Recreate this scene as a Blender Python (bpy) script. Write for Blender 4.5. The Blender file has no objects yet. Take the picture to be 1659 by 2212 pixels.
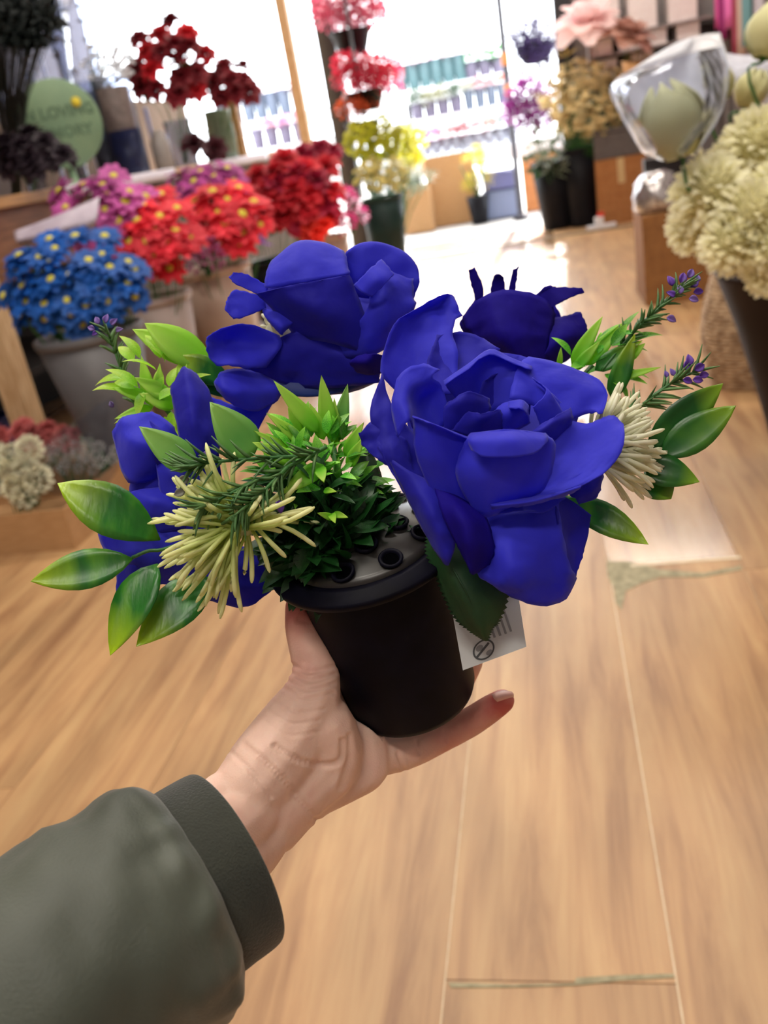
import bpy, bmesh, math, random
import numpy as np
from mathutils import Vector, Matrix, noise

sc = bpy.context.scene
COL = sc.collection
PI = math.pi

# ---------------------------------------------------------------- camera
F = 1900.0; PITCH = math.atan(800/1900.0); ROLL = math.radians(10.5); YAW = math.radians(13); H = 1.1
fh = np.array([-math.sin(YAW), math.cos(YAW), 0]); rt = np.array([math.cos(YAW), math.sin(YAW), 0]); upv = np.array([0, 0, 1.0])
FW = fh*math.cos(PITCH) - upv*math.sin(PITCH); U0 = fh*math.sin(PITCH) + upv*math.cos(PITCH)
CX = math.cos(ROLL)*rt - math.sin(ROLL)*U0; CY = math.sin(ROLL)*rt + math.cos(ROLL)*U0
CC = np.array([0, 0, H])
cam = bpy.data.cameras.new('camera'); camo = bpy.data.objects.new('camera', cam); COL.objects.link(camo)
camo.matrix_world = Matrix(((CX[0], CY[0], -FW[0], 0), (CX[1], CY[1], -FW[1], 0), (CX[2], CY[2], -FW[2], H), (0, 0, 0, 1)))
cam.sensor_fit = 'VERTICAL'; cam.sensor_height = 36.0; cam.lens = F/2212*36.0
cam.clip_start = 0.02; cam.clip_end = 200
cam.dof.use_dof = True; cam.dof.focus_distance = 0.43; cam.dof.aperture_fstop = 9.5
sc.camera = camo

# ---------------------------------------------------------------- daylight, exposure
sc.view_settings.view_transform = 'Standard'; sc.view_settings.look = 'None'
sc.view_settings.exposure = 0.0; sc.view_settings.gamma = 1.0; sc.view_settings.use_curve_mapping = False
world = bpy.data.worlds.new('overcast_sky'); sc.world = world; world.use_nodes = True
bg = world.node_tree.nodes['Background']; bg.inputs[0].default_value = (0.90, 0.95, 1.0, 1); bg.inputs[1].default_value = 8.0
sun = bpy.data.lights.new('sun', 'SUN'); sun.energy = 17.0; sun.angle = math.radians(2.0); sun.color = (1.0, 0.97, 0.93)
suno = bpy.data.objects.new('sun', sun); COL.objects.link(suno); suno.location = (0, 20, 30)
suno.rotation_euler = Vector((-0.06, -1.0, -0.72)).to_track_quat('-Z', 'Y').to_euler()
ADDED_LAMP_W = 28.0
ADDED_LAMPS = [(-0.1, -1.0), (-0.9, 0.2), (-1.2, 1.6), (0.7, 1.9), (-1.3, 4.0), (0.7, 4.4), (-1.2, 6.6), (0.9, 8.3)]  # unseen lamps added to light the interior, the hand and the shelf
CEIL = 3.55

# ---------------------------------------------------------------- pixel helpers (photograph frame 1659 x 2212)
def ray(px, py): return FW + CX*((px-829.5)/F) - CY*((py-1106)/F)
def V(px, py, d): return CC + ray(px, py)*d
def atX(px, py, x):
    q = ray(px, py); return CC + q*(x/q[0])
def atY(px, py, y):
    q = ray(px, py); return CC + q*(y/q[1])
def atZ(px, py, z=0.0):
    q = ray(px, py); return CC + q*((z-H)/q[2])
def depth(P): return float((np.array(P)-CC) @ FW)

def lin(c):
    c = np.array(c[:3])/255.0
    return tuple(np.where(c <= 0.04045, c/12.92, ((c+0.055)/1.055)**2.4)) + (1.0,)

# ---------------------------------------------------------------- materials
MC = {}
def mat(name, c, c2=None, rough=0.6, scale=30, stretch=(1, 1, 1), bump=0.0, bscale=120, transl=0.0, tc=None, metal=0.0,
        spec=0.5, rand=0.0, tip=None, tip0=0.45, tip1=1.0, sheen=0.0, coat=0.0, detail=3.0, wave=None, contrast=(0.35, 0.65)):
    if name in MC: return MC[name]
    m = bpy.data.materials.new(name); m.use_nodes = True; nt = m.node_tree; N = nt.nodes; L = nt.links
    b = N['Principled BSDF']; out = N['Material Output']
    b.inputs['Roughness'].default_value = rough; b.inputs['Metallic'].default_value = metal
    b.inputs['Specular IOR Level'].default_value = spec
    if sheen: b.inputs['Sheen Weight'].default_value = sheen
    if coat: b.inputs['Coat Weight'].default_value = coat; b.inputs['Coat Roughness'].default_value = 0.15
    tco = N.new('ShaderNodeTexCoord'); mp = N.new('ShaderNodeMapping'); L.new(tco.outputs['Object'], mp.inputs[0])
    mp.inputs['Scale'].default_value = stretch
    if rand:
        oi = N.new('ShaderNodeObjectInfo'); ml = N.new('ShaderNodeVectorMath'); ml.operation = 'SCALE'
        cb = N.new('ShaderNodeCombineXYZ')
        for i in range(3): L.new(oi.outputs['Random'], cb.inputs[i])
        L.new(cb.outputs[0], ml.inputs[0]); ml.inputs['Scale'].default_value = 37.0; L.new(ml.outputs[0], mp.inputs['Location'])
    nz = N.new('ShaderNodeTexNoise'); nz.inputs['Scale'].default_value = scale; nz.inputs['Detail'].default_value = detail
    L.new(mp.outputs[0], nz.inputs['Vector'])
    rp = N.new('ShaderNodeValToRGB'); L.new(nz.outputs[0], rp.inputs[0])
    rp.color_ramp.elements[0].position = contrast[0]; rp.color_ramp.elements[1].position = contrast[1]
    rp.color_ramp.elements[0].color = lin(c); rp.color_ramp.elements[1].color = lin(c2 if c2 is not None else c)
    colo = rp.outputs[0]
    if tip is not None:
        at = N.new('ShaderNodeAttribute'); at.attribute_name = 't'
        mr = N.new('ShaderNodeMapRange'); mr.inputs[1].default_value = tip0; mr.inputs[2].default_value = tip1
        L.new(at.outputs['Fac'], mr.inputs[0])
        ad = N.new('ShaderNodeMath'); ad.operation = 'MULTIPLY_ADD'; ad.use_clamp = True
        L.new(nz.outputs[0], ad.inputs[0]); ad.inputs[1].default_value = 0.9; 
        sb = N.new('ShaderNodeMath'); sb.operation = 'SUBTRACT'; L.new(mr.outputs[0], sb.inputs[0]); sb.inputs[1].default_value = 0.45
        L.new(sb.outputs[0], ad.inputs[2])
        mx = N.new('ShaderNodeMix'); mx.data_type = 'RGBA'; L.new(ad.outputs[0], mx.inputs[0])
        L.new(colo, mx.inputs[6]); mx.inputs[7].default_value = lin(tip); colo = mx.outputs[2]
    if rand:
        hs = N.new('ShaderNodeHueSaturation'); mr2 = N.new('ShaderNodeMapRange')
        mr2.inputs[3].default_value = 1-rand; mr2.inputs[4].default_value = 1+rand
        L.new(oi.outputs['Random'], mr2.inputs[0]); L.new(mr2.outputs[0], hs.inputs['Value']); L.new(colo, hs.inputs['Color']); colo = hs.outputs[0]
    L.new(colo, b.inputs['Base Color'])
    if bump:
        n2 = N.new('ShaderNodeTexNoise'); n2.inputs['Scale'].default_value = bscale; n2.inputs['Detail'].default_value = 2
        L.new(mp.outputs[0], n2.inputs['Vector'])
        bp = N.new('ShaderNodeBump'); bp.inputs['Strength'].default_value = bump; bp.inputs['Distance'].default_value = 0.002
        L.new(n2.outputs[0], bp.inputs['Height']); L.new(bp.outputs[0], b.inputs['Normal'])
    if transl:
        tr = N.new('ShaderNodeBsdfTranslucent'); ms = N.new('ShaderNodeMixShader'); ms.inputs[0].default_value = transl
        if tc is not None: tr.inputs[0].default_value = lin(tc)
        else: L.new(colo, tr.inputs[0])
        L.new(b.outputs[0], ms.inputs[1]); L.new(tr.outputs[0], ms.inputs[2]); L.new(ms.outputs[0], out.inputs[0])
    MC[name] = m
    return m

def clear_mat(name, tint=(235, 238, 245), gloss=0.25, milk=0.12, rough=0.12):
    if name in MC: return MC[name]
    m = bpy.data.materials.new(name); m.use_nodes = True; nt = m.node_tree; N = nt.nodes; L = nt.links
    N.remove(N['Principled BSDF']); out = N['Material Output']
    t = N.new('ShaderNodeBsdfTransparent'); t.inputs[0].default_value = lin(tint)
    g = N.new('ShaderNodeBsdfGlossy'); g.inputs[0].default_value = (1, 1, 1, 1); g.inputs['Roughness'].default_value = rough
    d = N.new('ShaderNodeBsdfDiffuse'); d.inputs[0].default_value = (0.85, 0.87, 0.95, 1)
    tl = N.new('ShaderNodeBsdfTranslucent'); tl.inputs[0].default_value = (0.85, 0.87, 0.95, 1)
    dd = N.new('ShaderNodeMixShader'); L.new(d.outputs[0], dd.inputs[1]); L.new(tl.outputs[0], dd.inputs[2])
    lw = N.new('ShaderNodeLayerWeight'); lw.inputs[0].default_value = gloss
    a = N.new('ShaderNodeMixShader'); L.new(lw.outputs['Fresnel'], a.inputs[0]); L.new(t.outputs[0], a.inputs[1]); L.new(g.outputs[0], a.inputs[2])
    nz = N.new('ShaderNodeTexNoise'); nz.inputs['Scale'].default_value = 9.0
    tco = N.new('ShaderNodeTexCoord'); L.new(tco.outputs['Object'], nz.inputs['Vector'])
    mm = N.new('ShaderNodeMath'); mm.operation = 'MULTIPLY'; mm.inputs[1].default_value = milk*2; mm.use_clamp = True; L.new(nz.outputs[0], mm.inputs[0])
    c = N.new('ShaderNodeMixShader'); L.new(mm.outputs[0], c.inputs[0]); L.new(a.outputs[0], c.inputs[1]); L.new(dd.outputs[0], c.inputs[2])
    bp = N.new('ShaderNodeBump'); bp.inputs['Strength'].default_value = 0.35; bp.inputs['Distance'].default_value = 0.01
    n3 = N.new('ShaderNodeTexNoise'); n3.inputs['Scale'].default_value = 18.0; L.new(tco.outputs['Object'], n3.inputs['Vector'])
    L.new(n3.outputs[0], bp.inputs['Height']); L.new(bp.outputs[0], g.inputs['Normal'])
    L.new(c.outputs[0], out.inputs[0]); MC[name] = m
    return m

# ---------------------------------------------------------------- mesh helpers
def mesh(name, vs, fs, m=None, t=None, smooth=True):
    me = bpy.data.meshes.new(name); me.from_pydata([tuple(v) for v in vs], [], [tuple(f) for f in fs]); me.update()
    if smooth: me.polygons.foreach_set('use_smooth', [True]*len(me.polygons))
    if t is not None:
        a = me.attributes.new('t', 'FLOAT', 'POINT'); a.data.foreach_set('value', np.array(t, dtype=np.float32))
    if m is not None: me.materials.append(m)
    return me
def link(name, me, parent=None, loc=None, rot=None, scale=None, th=0.0, off=0.0):
    o = bpy.data.objects.new(name, me); COL.objects.link(o)
    if parent is not None: o.parent = parent
    if loc is not None: o.location = loc
    if rot is not None:
        if hasattr(rot, 'to_euler'): rot = rot.to_euler()
        o.rotation_euler = rot
    if scale is not None: o.scale = (scale,)*3 if not hasattr(scale, '__len__') else scale
    if th:
        s = o.modifiers.new('thickness', 'SOLIDIFY'); s.thickness = th; s.offset = off
    return o
def tag(o, label, cat, group=None, kind=None):
    o['label'] = label; o['category'] = cat
    if group: o['group'] = group
    if kind: o['kind'] = kind
    return o
def thing(name, label, cat, loc=(0, 0, 0), group=None, rot=None):
    o = bpy.data.objects.new(name, None); COL.objects.link(o); o.empty_display_size = 0.05
    o.location = tuple(loc)
    if rot is not None: o.rotation_euler = rot
    return tag(o, label, cat, group)
def struct(o): o['kind'] = 'structure'; return o
def base(o): return np.array(o.location) if o is not None else np.zeros(3)

class G:                                   # vertex and face collector
    def __init__(s): s.v = []; s.f = []; s.t = []
    def add(s, vs, fs, t=None):
        n = len(s.v); s.v += [tuple(x) for x in vs]; s.f += [tuple(i+n for i in f) for f in fs]
        s.t += list(t) if t is not None else [0.0]*len(vs)
    def box(s, a, b, bev=0.0):
        a = np.array(a, float); b = np.array(b, float); lo = np.minimum(a, b); hi = np.maximum(a, b)
        bm = bmesh.new(); bmesh.ops.create_cube(bm, size=1.0)
        for v in bm.verts: v.co = Vector([(lo[i]+hi[i])/2 + v.co[i]*(hi[i]-lo[i]) for i in range(3)])
        if bev: bmesh.ops.bevel(bm, geom=bm.edges[:], offset=bev, segments=2, affect='EDGES', profile=0.6)
        bm.verts.index_update(); s.add([v.co[:] for v in bm.verts], [[v.index for v in f.verts] for f in bm.faces]); bm.free()
    def tube(s, pts, rad, n=6, cap=True):
        pts = [np.array(p, float) for p in pts]; k = len(pts)
        if not hasattr(rad, '__len__'): rad = [rad]*k
        ref = np.array([0.31, 0.17, 0.93]); vs = []
        for i in range(k):
            d = pts[min(i+1, k-1)]-pts[max(i-1, 0)]; d = d/(np.linalg.norm(d)+1e-12)
            u = np.cross(d, ref)
            if np.linalg.norm(u) < 1e-3: u = np.cross(d, [1, 0, 0])
            u /= np.linalg.norm(u); w = np.cross(d, u)
            for j in range(n):
                a = 2*PI*j/n; vs.append(pts[i]+rad[i]*(math.cos(a)*u+math.sin(a)*w))
        fs = [(i*n+j, i*n+(j+1) % n, (i+1)*n+(j+1) % n, (i+1)*n+j) for i in range(k-1) for j in range(n)]
        if cap: fs += [tuple(range(n-1, -1, -1)), tuple(range((k-1)*n, k*n))]
        s.add(vs, fs, [i/(k-1) for i in range(k) for j in range(n)])
    def lathe(s, prof, n=32, c=(0, 0, 0), ax=None, cap=True, wob=0.0):
        c = np.array(c, float)
        if ax is None: R = np.eye(3)
        else:
            a = np.array(ax, float); a /= np.linalg.norm(a); u = np.cross(a, [0.3, 1, 0.1]); u /= np.linalg.norm(u); w = np.cross(a, u); R = np.array([u, w, a]).T
        vs = []; k = len(prof)
        for (r, z) in prof:
            for j in range(n):
                a = 2*PI*j/n; rr = r*(1+wob*math.sin(5*a+z*40)); vs.append(c + R @ np.array([rr*math.cos(a), rr*math.sin(a), z]))
        fs = [(i*n+j, i*n+(j+1) % n, (i+1)*n+(j+1) % n, (i+1)*n+j) for i in range(k-1) for j in range(n)]
        if cap: fs += [tuple(range(n-1, -1, -1)), tuple(range((k-1)*n, k*n))]
        s.add(vs, fs, [i/(k-1) for i in range(k) for j in range(n)])
    def make(s, name, m, parent=None, smooth=True, th=0.0):
        b = base(parent) if parent is not None and parent.parent is None else (base(parent)+base(parent.parent) if parent is not None else np.zeros(3))
        me = mesh(name, [np.array(v)-b for v in s.v], s.f, m, s.t, smooth)
        o = link(name, me, parent, th=th)
        if smooth: 
            for p in me.polygons: p.use_smooth = True
        return o
def flat(o):
    o.data.polygons.foreach_set('use_smooth', [False]*len(o.data.polygons)); return o
def boxo(name, a, b, m, parent=None, bev=0.004):
    g = G(); g.box(a, b, bev); return g.make(name, m, parent, smooth=False)

def crom(P, n):                            # Catmull-Rom resample of control points to n points
    P = np.array(P, float); k = len(P)
    if k == 1: return np.repeat(P, n, 0)
    if k == 2: return np.array([P[0]+(P[1]-P[0])*i/(n-1) for i in range(n)])
    Q = np.vstack([2*P[0]-P[1], P, 2*P[-1]-P[-2]]); out = []
    for i in range(n):
        x = i/(n-1)*(k-1); j = min(int(x), k-2); u = x-j
        a, b, c, d = Q[j], Q[j+1], Q[j+2], Q[j+3]
        out.append(0.5*((2*b)+(-a+c)*u+(2*a-5*b+4*c-d)*u*u+(-a+3*b-3*c+d)*u**3))
    return np.array(out)

def patch(name, rows, D, m, parent, nu=13, nv=13, ruf=0.0, th=0.0004, seed=0, edge=0.0, hump=0.0, serr=0.0):
    R = np.array([crom(r, nu) for r in rows])
    Gd = np.array([crom(R[:, j], nv) for j in range(nu)]).transpose(1, 0, 2)
    b = base(parent); vs = []; t = []
    rs = random.Random(seed)
    o1 = rs.uniform(0, 99)
    for i in range(nv):
        for j in range(nu):
            px, py, dz = Gd[i, j]
            if hump: dz -= hump*4*(j/(nu-1))*(1-j/(nu-1))*math.sin(PI*i/(nv-1))
            if ruf: dz += ruf*noise.noise(Vector((px*0.022+o1, py*0.022, o1)))*(0.35+0.65*i/(nv-1)) + 0.6*ruf*noise.noise(Vector((px*0.05+o1, py*0.05, o1)))*(0.3+0.7*i/(nv-1))
            if edge and (i == nv-1 or j in (0, nu-1)):
                px += edge*noise.noise(Vector((px*0.12, py*0.12, o1+5))); py += edge*noise.noise(Vector((px*0.12, py*0.12, o1+9)))
            if serr and j in (0, nu-1): px += (1 if j else -1)*(serr if i % 2 else -serr*0.4)
            vs.append(V(px, py, D+dz/1000.0)-b); t.append(i/(nv-1))
    fs = [(i*nu+j, i*nu+j+1, (i+1)*nu+j+1, (i+1)*nu+j) for i in range(nv-1) for j in range(nu-1)]
    return link(name, mesh(name, vs, fs, m, t), parent, th=th)

def leafgeo(L, W, bend=0.0, fold=0.25, n=9, sharp=1.0, serr=0.0, twist=0.0, wmax=0.42):
    # leaf along +Y, facing +Z
    vs = []; t = []; xs = (-1, -0.55, 0, 0.55, 1)
    for i in range(n+1):
        s = i/n
        w = math.sin(PI*s**(math.log(0.5)/math.log(wmax)))**sharp if 0 < s < 1 else 0.0
        w = max(w, 0.03 if s < 0.5 else 0.0)*W/2
        if serr and i % 2: w *= 1+serr
        ang = bend*s; y = L*(math.sin(ang)/bend if abs(bend) > 1e-4 else s); z = -L*((1-math.cos(ang))/bend) if abs(bend) > 1e-4 else 0.0
        for x in xs:
            xx = x*w; zz = abs(x)*w*fold; tw = twist*s
            vs.append((xx*math.cos(tw)-zz*math.sin(tw), y, z+xx*math.sin(tw)+zz*math.cos(tw))); t.append(s)
    k = len(xs)
    fs = [(i*k+j, i*k+j+1, (i+1)*k+j+1, (i+1)*k+j) for i in range(n) for j in range(k-1)]
    return vs, fs, t
def frame(d, nrm):
    d = np.array(d, float); d /= np.linalg.norm(d); nrm = np.array(nrm, float)
    x = np.cross(d, nrm); x /= np.linalg.norm(x); z = np.cross(x, d)
    return np.array([x, d, z]).T
def leaf_px(name, b, tp, wpx, m, parent, bend=0.3, fold=0.25, tilt=0.0, sharp=0.9, serr=0.0, wmax=0.42, n=9, th=0.0004):
    B = V(*b); T = V(*tp); L = np.linalg.norm(T-B); W = wpx*(b[2]+tp[2])/2/F
    R = frame(T-B, -FW + CX*tilt + CY*0.2)
    vs, fs, t = leafgeo(L*(1+abs(bend)**2/10), W, bend, fold, n, sharp, serr, 0.0, wmax)
    # keep the tip at T: rotate the bent leaf so that its chord lies on B-T
    tip = np.array(vs[-3]); a = math.atan2(tip[2], tip[1]); ca, sa = math.cos(-a), math.sin(-a)
    k = L/np.linalg.norm(tip)
    pb = base(parent)
    w = [B + R @ (np.array([x*1.0, (y*ca-z*sa), (y*sa+z*ca)])*np.array([1, k, k])) - pb for x, y, z in vs]
    return link(name, mesh(name, w, fs, m, t), parent, th=th)
def stem_px(name, pts, r, m, parent, n=6):
    g = G(); P = crom([V(*p) for p in pts], max(6, 3*len(pts))); g.tube(P, r, n); return g.make(name, m, parent)

# ================================================================ MATERIALS
def wood_floor(nm, rgh, cw, cr):
    m = bpy.data.materials.new(nm); m.use_nodes = True; nt = m.node_tree; N = nt.nodes; L = nt.links; b = N['Principled BSDF']
    tco = N.new('ShaderNodeTexCoord'); oi = N.new('ShaderNodeObjectInfo'); cb = N.new('ShaderNodeCombineXYZ')
    for i in range(3): L.new(oi.outputs['Random'], cb.inputs[i])
    ml = N.new('ShaderNodeVectorMath'); ml.operation = 'MULTIPLY_ADD'; L.new(cb.outputs[0], ml.inputs[0]); ml.inputs[1].default_value = (31, 47, 13); L.new(tco.outputs['Object'], ml.inputs[2])
    mp = N.new('ShaderNodeMapping'); mp.inputs['Scale'].default_value = (1.0, 0.075, 1.0); L.new(ml.outputs[0], mp.inputs[0])
    n1 = N.new('ShaderNodeTexNoise'); n1.inputs['Scale'].default_value = 22; n1.inputs['Detail'].default_value = 6; n1.inputs['Roughness'].default_value = 0.62; n1.inputs['Distortion'].default_value = 0.6; L.new(mp.outputs[0], n1.inputs['Vector'])
    r1 = N.new('ShaderNodeValToRGB'); L.new(n1.outputs[0], r1.inputs[0])
    e = r1.color_ramp.elements; e[0].position = 0.30; e[0].color = lin((162, 113, 68)); e[1].position = 0.72; e[1].color = lin((214, 172, 114))
    k = e.new(0.5); k.color = lin((197, 150, 96))
    mp2 = N.new('ShaderNodeMapping'); mp2.inputs['Scale'].default_value = (1.0, 0.35, 1.0); L.new(ml.outputs[0], mp2.inputs[0])
    n2 = N.new('ShaderNodeTexNoise'); n2.inputs['Scale'].default_value = 5.5; n2.inputs['Detail'].default_value = 3; L.new(mp2.outputs[0], n2.inputs['Vector'])
    r2 = N.new('ShaderNodeMapRange'); r2.inputs[1].default_value = 0.3; r2.inputs[2].default_value = 0.7; r2.inputs[3].default_value = 0.66; r2.inputs[4].default_value = 0.96; L.new(n2.outputs[0], r2.inputs[0])
    hs = N.new('ShaderNodeHueSaturation'); L.new(r1.outputs[0], hs.inputs['Color']); L.new(r2.outputs[0], hs.inputs['Value']); hs.inputs['Saturation'].default_value = 0.92
    L.new(hs.outputs[0], b.inputs['Base Color'])
    b.inputs['Roughness'].default_value = rgh; b.inputs['Specular IOR Level'].default_value = 0.6; b.inputs['Coat Weight'].default_value = cw; b.inputs['Coat Roughness'].default_value = cr; b.inputs['Coat IOR'].default_value = 1.6
    bp = N.new('ShaderNodeBump'); bp.inputs['Strength'].default_value = 0.12; bp.inputs['Distance'].default_value = 0.001; L.new(n1.outputs[0], bp.inputs['Height']); L.new(bp.outputs[0], b.inputs['Normal'])
    return m
M_PLANK = wood_floor('vinyl_plank_worn', 0.42, 0.12, 0.40); M_PLANKG = wood_floor('vinyl_plank_glossy', 0.26, 0.8, 0.16)
M_UNDER = mat('floor_underlay', (188, 168, 140), (205, 188, 160), rough=0.8, scale=12)
M_SEAMW = mat('seam_filler', (214, 196, 164), (228, 212, 184), rough=0.5, scale=40)
M_SEAMG = mat('old_adhesive', (140, 135, 108), (176, 166, 136), rough=0.8, scale=45, detail=6)
M_WALL = mat('painted_wall', (150, 142, 141), (160, 152, 151), rough=0.85, scale=4, bump=0.05)
M_CEIL = mat('ceiling_tile', (205, 204, 200), (214, 213, 209), rough=0.9, scale=25)
M_BLACKMETAL = mat('black_metal', (22, 21, 28), (34, 33, 42), rough=0.32, scale=30, spec=0.6)
M_PALEWOOD = mat('pale_wood', (196, 160, 118), (224, 194, 152), rough=0.55, scale=14, stretch=(6, 6, 0.8), detail=5)
M_COUNTER = mat('counter_wood', (150, 108, 60), (186, 142, 86), rough=0.5, scale=9, stretch=(5, 0.6, 5), detail=5)
M_DKWOOD = mat('brown_wood', (104, 66, 40), (134, 90, 58), rough=0.55, scale=9, stretch=(5, 0.6, 5), detail=5)
M_CARD = mat('cardboard', (176, 136, 92), (190, 150, 106), rough=0.85, scale=18, bump=0.05, stretch=(1, 1, 6))
M_CARD2 = mat('cardboard_brown', (132, 88, 46), (148, 102, 56), rough=0.85, scale=18, bump=0.05)
M_TAPE = mat('parcel_tape', (206, 178, 132), rough=0.25)
M_WHITE = mat('white_plastic', (226, 226, 230), (236, 236, 240), rough=0.45)
M_PAPER = mat('white_paper', (228, 226, 240), (236, 234, 246), rough=0.7, transl=0.15)
M_GREYTARP = mat('grey_cloth', (104, 96, 92), (122, 114, 110), rough=0.85, scale=14)
M_LILAC = mat('lilac_sheet', (170, 158, 176), (192, 182, 198), rough=0.5, scale=10, bump=0.3, bscale=14)
M_ROSE = mat('blue_satin_petal', (32, 30, 188), (64, 66, 226), rough=0.6, scale=16, transl=0.36, tc=(42, 58, 246), spec=0.22, sheen=0.15, bump=0.35, bscale=110, contrast=(0.3, 0.7))
M_ROSE2 = mat('deep_blue_petal', (26, 22, 156), (40, 38, 188), rough=0.62, scale=16, transl=0.28, tc=(30, 34, 214), spec=0.2, sheen=0.1, bump=0.35, bscale=110)
M_ROSE3 = mat('indigo_petal', (22, 10, 108), (30, 18, 146), rough=0.7, scale=16, transl=0.10, tc=(36, 18, 150), spec=0.08, bump=0.35, bscale=110)
M_LEAF = mat('plastic_leaf', (22, 94, 26), (46, 132, 38), rough=0.34, scale=30, stretch=(3, 1, 1), transl=0.2, tip=(172, 206, 30), tip0=0.48, tip1=1.0, bump=0.10, bscale=160)
M_LEAFR = mat('dark_plastic_leaf', (14, 74, 24), (28, 104, 30), rough=0.34, scale=30, transl=0.18, tip=(150, 190, 34), tip0=0.62, tip1=1.15, bump=0.10, bscale=160)
M_LEAFP = mat('pale_plastic_leaf', (84, 160, 66), (120, 186, 92), rough=0.38, scale=26, transl=0.25, tip=(150, 200, 90), tip0=0.3, tip1=1.0)
M_LIME = mat('lime_leaf', (104, 196, 44), (158, 226, 66), rough=0.4, scale=30, transl=0.5, tc=(176, 236, 60), tip=(216, 240, 110), tip0=0.2, tip1=1.0)
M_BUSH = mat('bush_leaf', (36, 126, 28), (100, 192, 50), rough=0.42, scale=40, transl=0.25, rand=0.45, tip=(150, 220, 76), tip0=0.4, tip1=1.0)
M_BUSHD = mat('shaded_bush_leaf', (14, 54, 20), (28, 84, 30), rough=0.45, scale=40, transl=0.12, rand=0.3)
M_DKLEAF = mat('dark_fabric_leaf', (18, 56, 26), (30, 76, 36), rough=0.6, scale=30, transl=0.12, bump=0.2, bscale=240)
M_STEM = mat('green_stem', (34, 92, 36), (60, 120, 50), rough=0.5, scale=40)
M_NEEDLE = mat('needle_green', (58, 104, 50), (104, 144, 82), rough=0.55, scale=60, transl=0.12)
M_LAV = mat('lavender_floret', (112, 84, 176), (156, 128, 206), rough=0.55, scale=80, transl=0.25)
M_LAV2 = mat('purple_floret', (84, 40, 150), (120, 76, 190), rough=0.55, scale=80, transl=0.25)
M_SPIDER = mat('cream_green_strand', (178, 208, 48), (206, 226, 92), rough=0.5, scale=30, transl=0.4, tip=(250, 252, 196), tip0=0.1, tip1=0.7)
M_SPIDER2 = mat('pale_strand', (228, 232, 188), (238, 240, 208), rough=0.5, scale=30, transl=0.4, tip=(244, 244, 222), tip0=0.2, tip1=0.8)
M_POT = mat('black_pot_plastic', (8, 8, 18), (12, 12, 26), rough=0.5, scale=60, spec=0.08)
M_TAGW = mat('tag_card', (196, 202, 204), (204, 209, 211), rough=0.55)
M_INK = mat('grey_ink', (78, 82, 86), rough=0.7)
M_INKP = mat('pale_ink', (140, 144, 148), rough=0.7)

# ================================================================ SETTING
XL, XR, YB, YF = -4.4, 1.75, 9.5, -1.6
g = G(); g.box((XL-0.2, YF-0.1, -0.06), (XR+0.2, YB, -0.003)); floor = struct(g.make('floor', M_UNDER, None, smooth=False))
rs = random.Random(4)
PW = 0.315; gap = 0.0016; ncol = 0; shared = {}
for k in range(-14, 7):
    x0 = -0.235 + k*PW
    off = {0: 0.86, 1: 2.05, -1: 1.72, -2: 2.34, -3: 1.05}.get(k, rs.uniform(0, 2.4))
    y = off - 2.4*3
    while y < YB:
        a, b = max(y, YF), min(y+2.4, YB-0.02); y += 2.4
        if b-a < 0.05: continue
        xa, xb = max(x0, XL), min(x0+PW, XR)
        if xb-xa < 0.03: continue
        g = G(); g.box((xa+gap/2, a+gap/2, -0.004), (xb-gap/2, b-gap/2, 0.0), 0.0008)
        o = g.make('plank', M_PLANKG if ((k == 1 and 2.0 < a < 4) or (k < 1 and a > 2.3)) else M_PLANK, floor, smooth=False)
# filler strips that show pale in the worn seams
for (a, b) in (((0.0790, 0.55), (0.0812, 2.05)), ((-0.2358, 0.6), (-0.2340, 1.45))):
    boxo('seam_strip', (a[0], a[1], -0.002), (b[0], b[1], 0.0006), M_SEAMW, floor, 0)
boxo('seam_strip', (0.135, 2.046, -0.002), (0.40, 2.060, 0.0012), M_SEAMW, floor, 0)
g = G(); P = [atZ(*q, 0.0011) for q in ((1318, 1192), (1316, 1212), (1360, 1212), (1425, 1230), (1520, 1238), (1600, 1222), (1602, 1230), (1520, 1246), (1425, 1246), (1385, 1260), (1352, 1276), (1342, 1318), (1330, 1300), (1326, 1268), (1314, 1250), (1310, 1222))]
n = len(P); g.add([p for p in P]+[p-np.array([0, 0, 0.002]) for p in P], [tuple(range(n-1, -1, -1))]+[(i, (i+1) % n, n+(i+1) % n, n+i) for i in range(n)])
g.make('torn_seam_patch', M_SEAMG, floor, smooth=False)
g = G(); P = [atZ(*q, 0.0011) for q in ((968, 2122), (1100, 2127), (1240, 2124), (1245, 2112), (1340, 2106), (1455, 2103), (1457, 2111), (1340, 2118), (1245, 2128), (1100, 2132), (975, 2133))]
n = len(P); g.add([p for p in P]+[p-np.array([0, 0, 0.002]) for p in P], [tuple(range(n-1, -1, -1))]+[(i, (i+1) % n, n+(i+1) % n, n+i) for i in range(n)])
g.make('seam_filler', M_SEAMG, floor, smooth=False)
boxo('threshold_strip', (-3.2, 8.40, -0.002), (0.9, 8.46, 0.012), mat('threshold_metal', (120, 108, 92), (140, 126, 108), rough=0.5), floor, 0.003)
struct(boxo('ceiling', (XL-0.2, YF-0.1, CEIL), (XR+0.2, YB+0.15, CEIL+0.1), M_CEIL, None, 0))
struct(boxo('wall_left', (XL-0.15, YF-0.1, 0), (XL, YB+0.15, CEIL), M_WALL, None, 0))
struct(boxo('wall_right', (XR, YF-0.1, 0), (XR+0.15, YB+0.15, CEIL), M_WALL, None, 0))
struct(boxo('wall_front', (XL, YF-0.15, 0), (XR, YF, CEIL), M_WALL, None, 0))
struct(boxo('wall_back', (0.42, YB, 0), (XR, YB+0.15, CEIL), M_WALL, None, 0))
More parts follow.
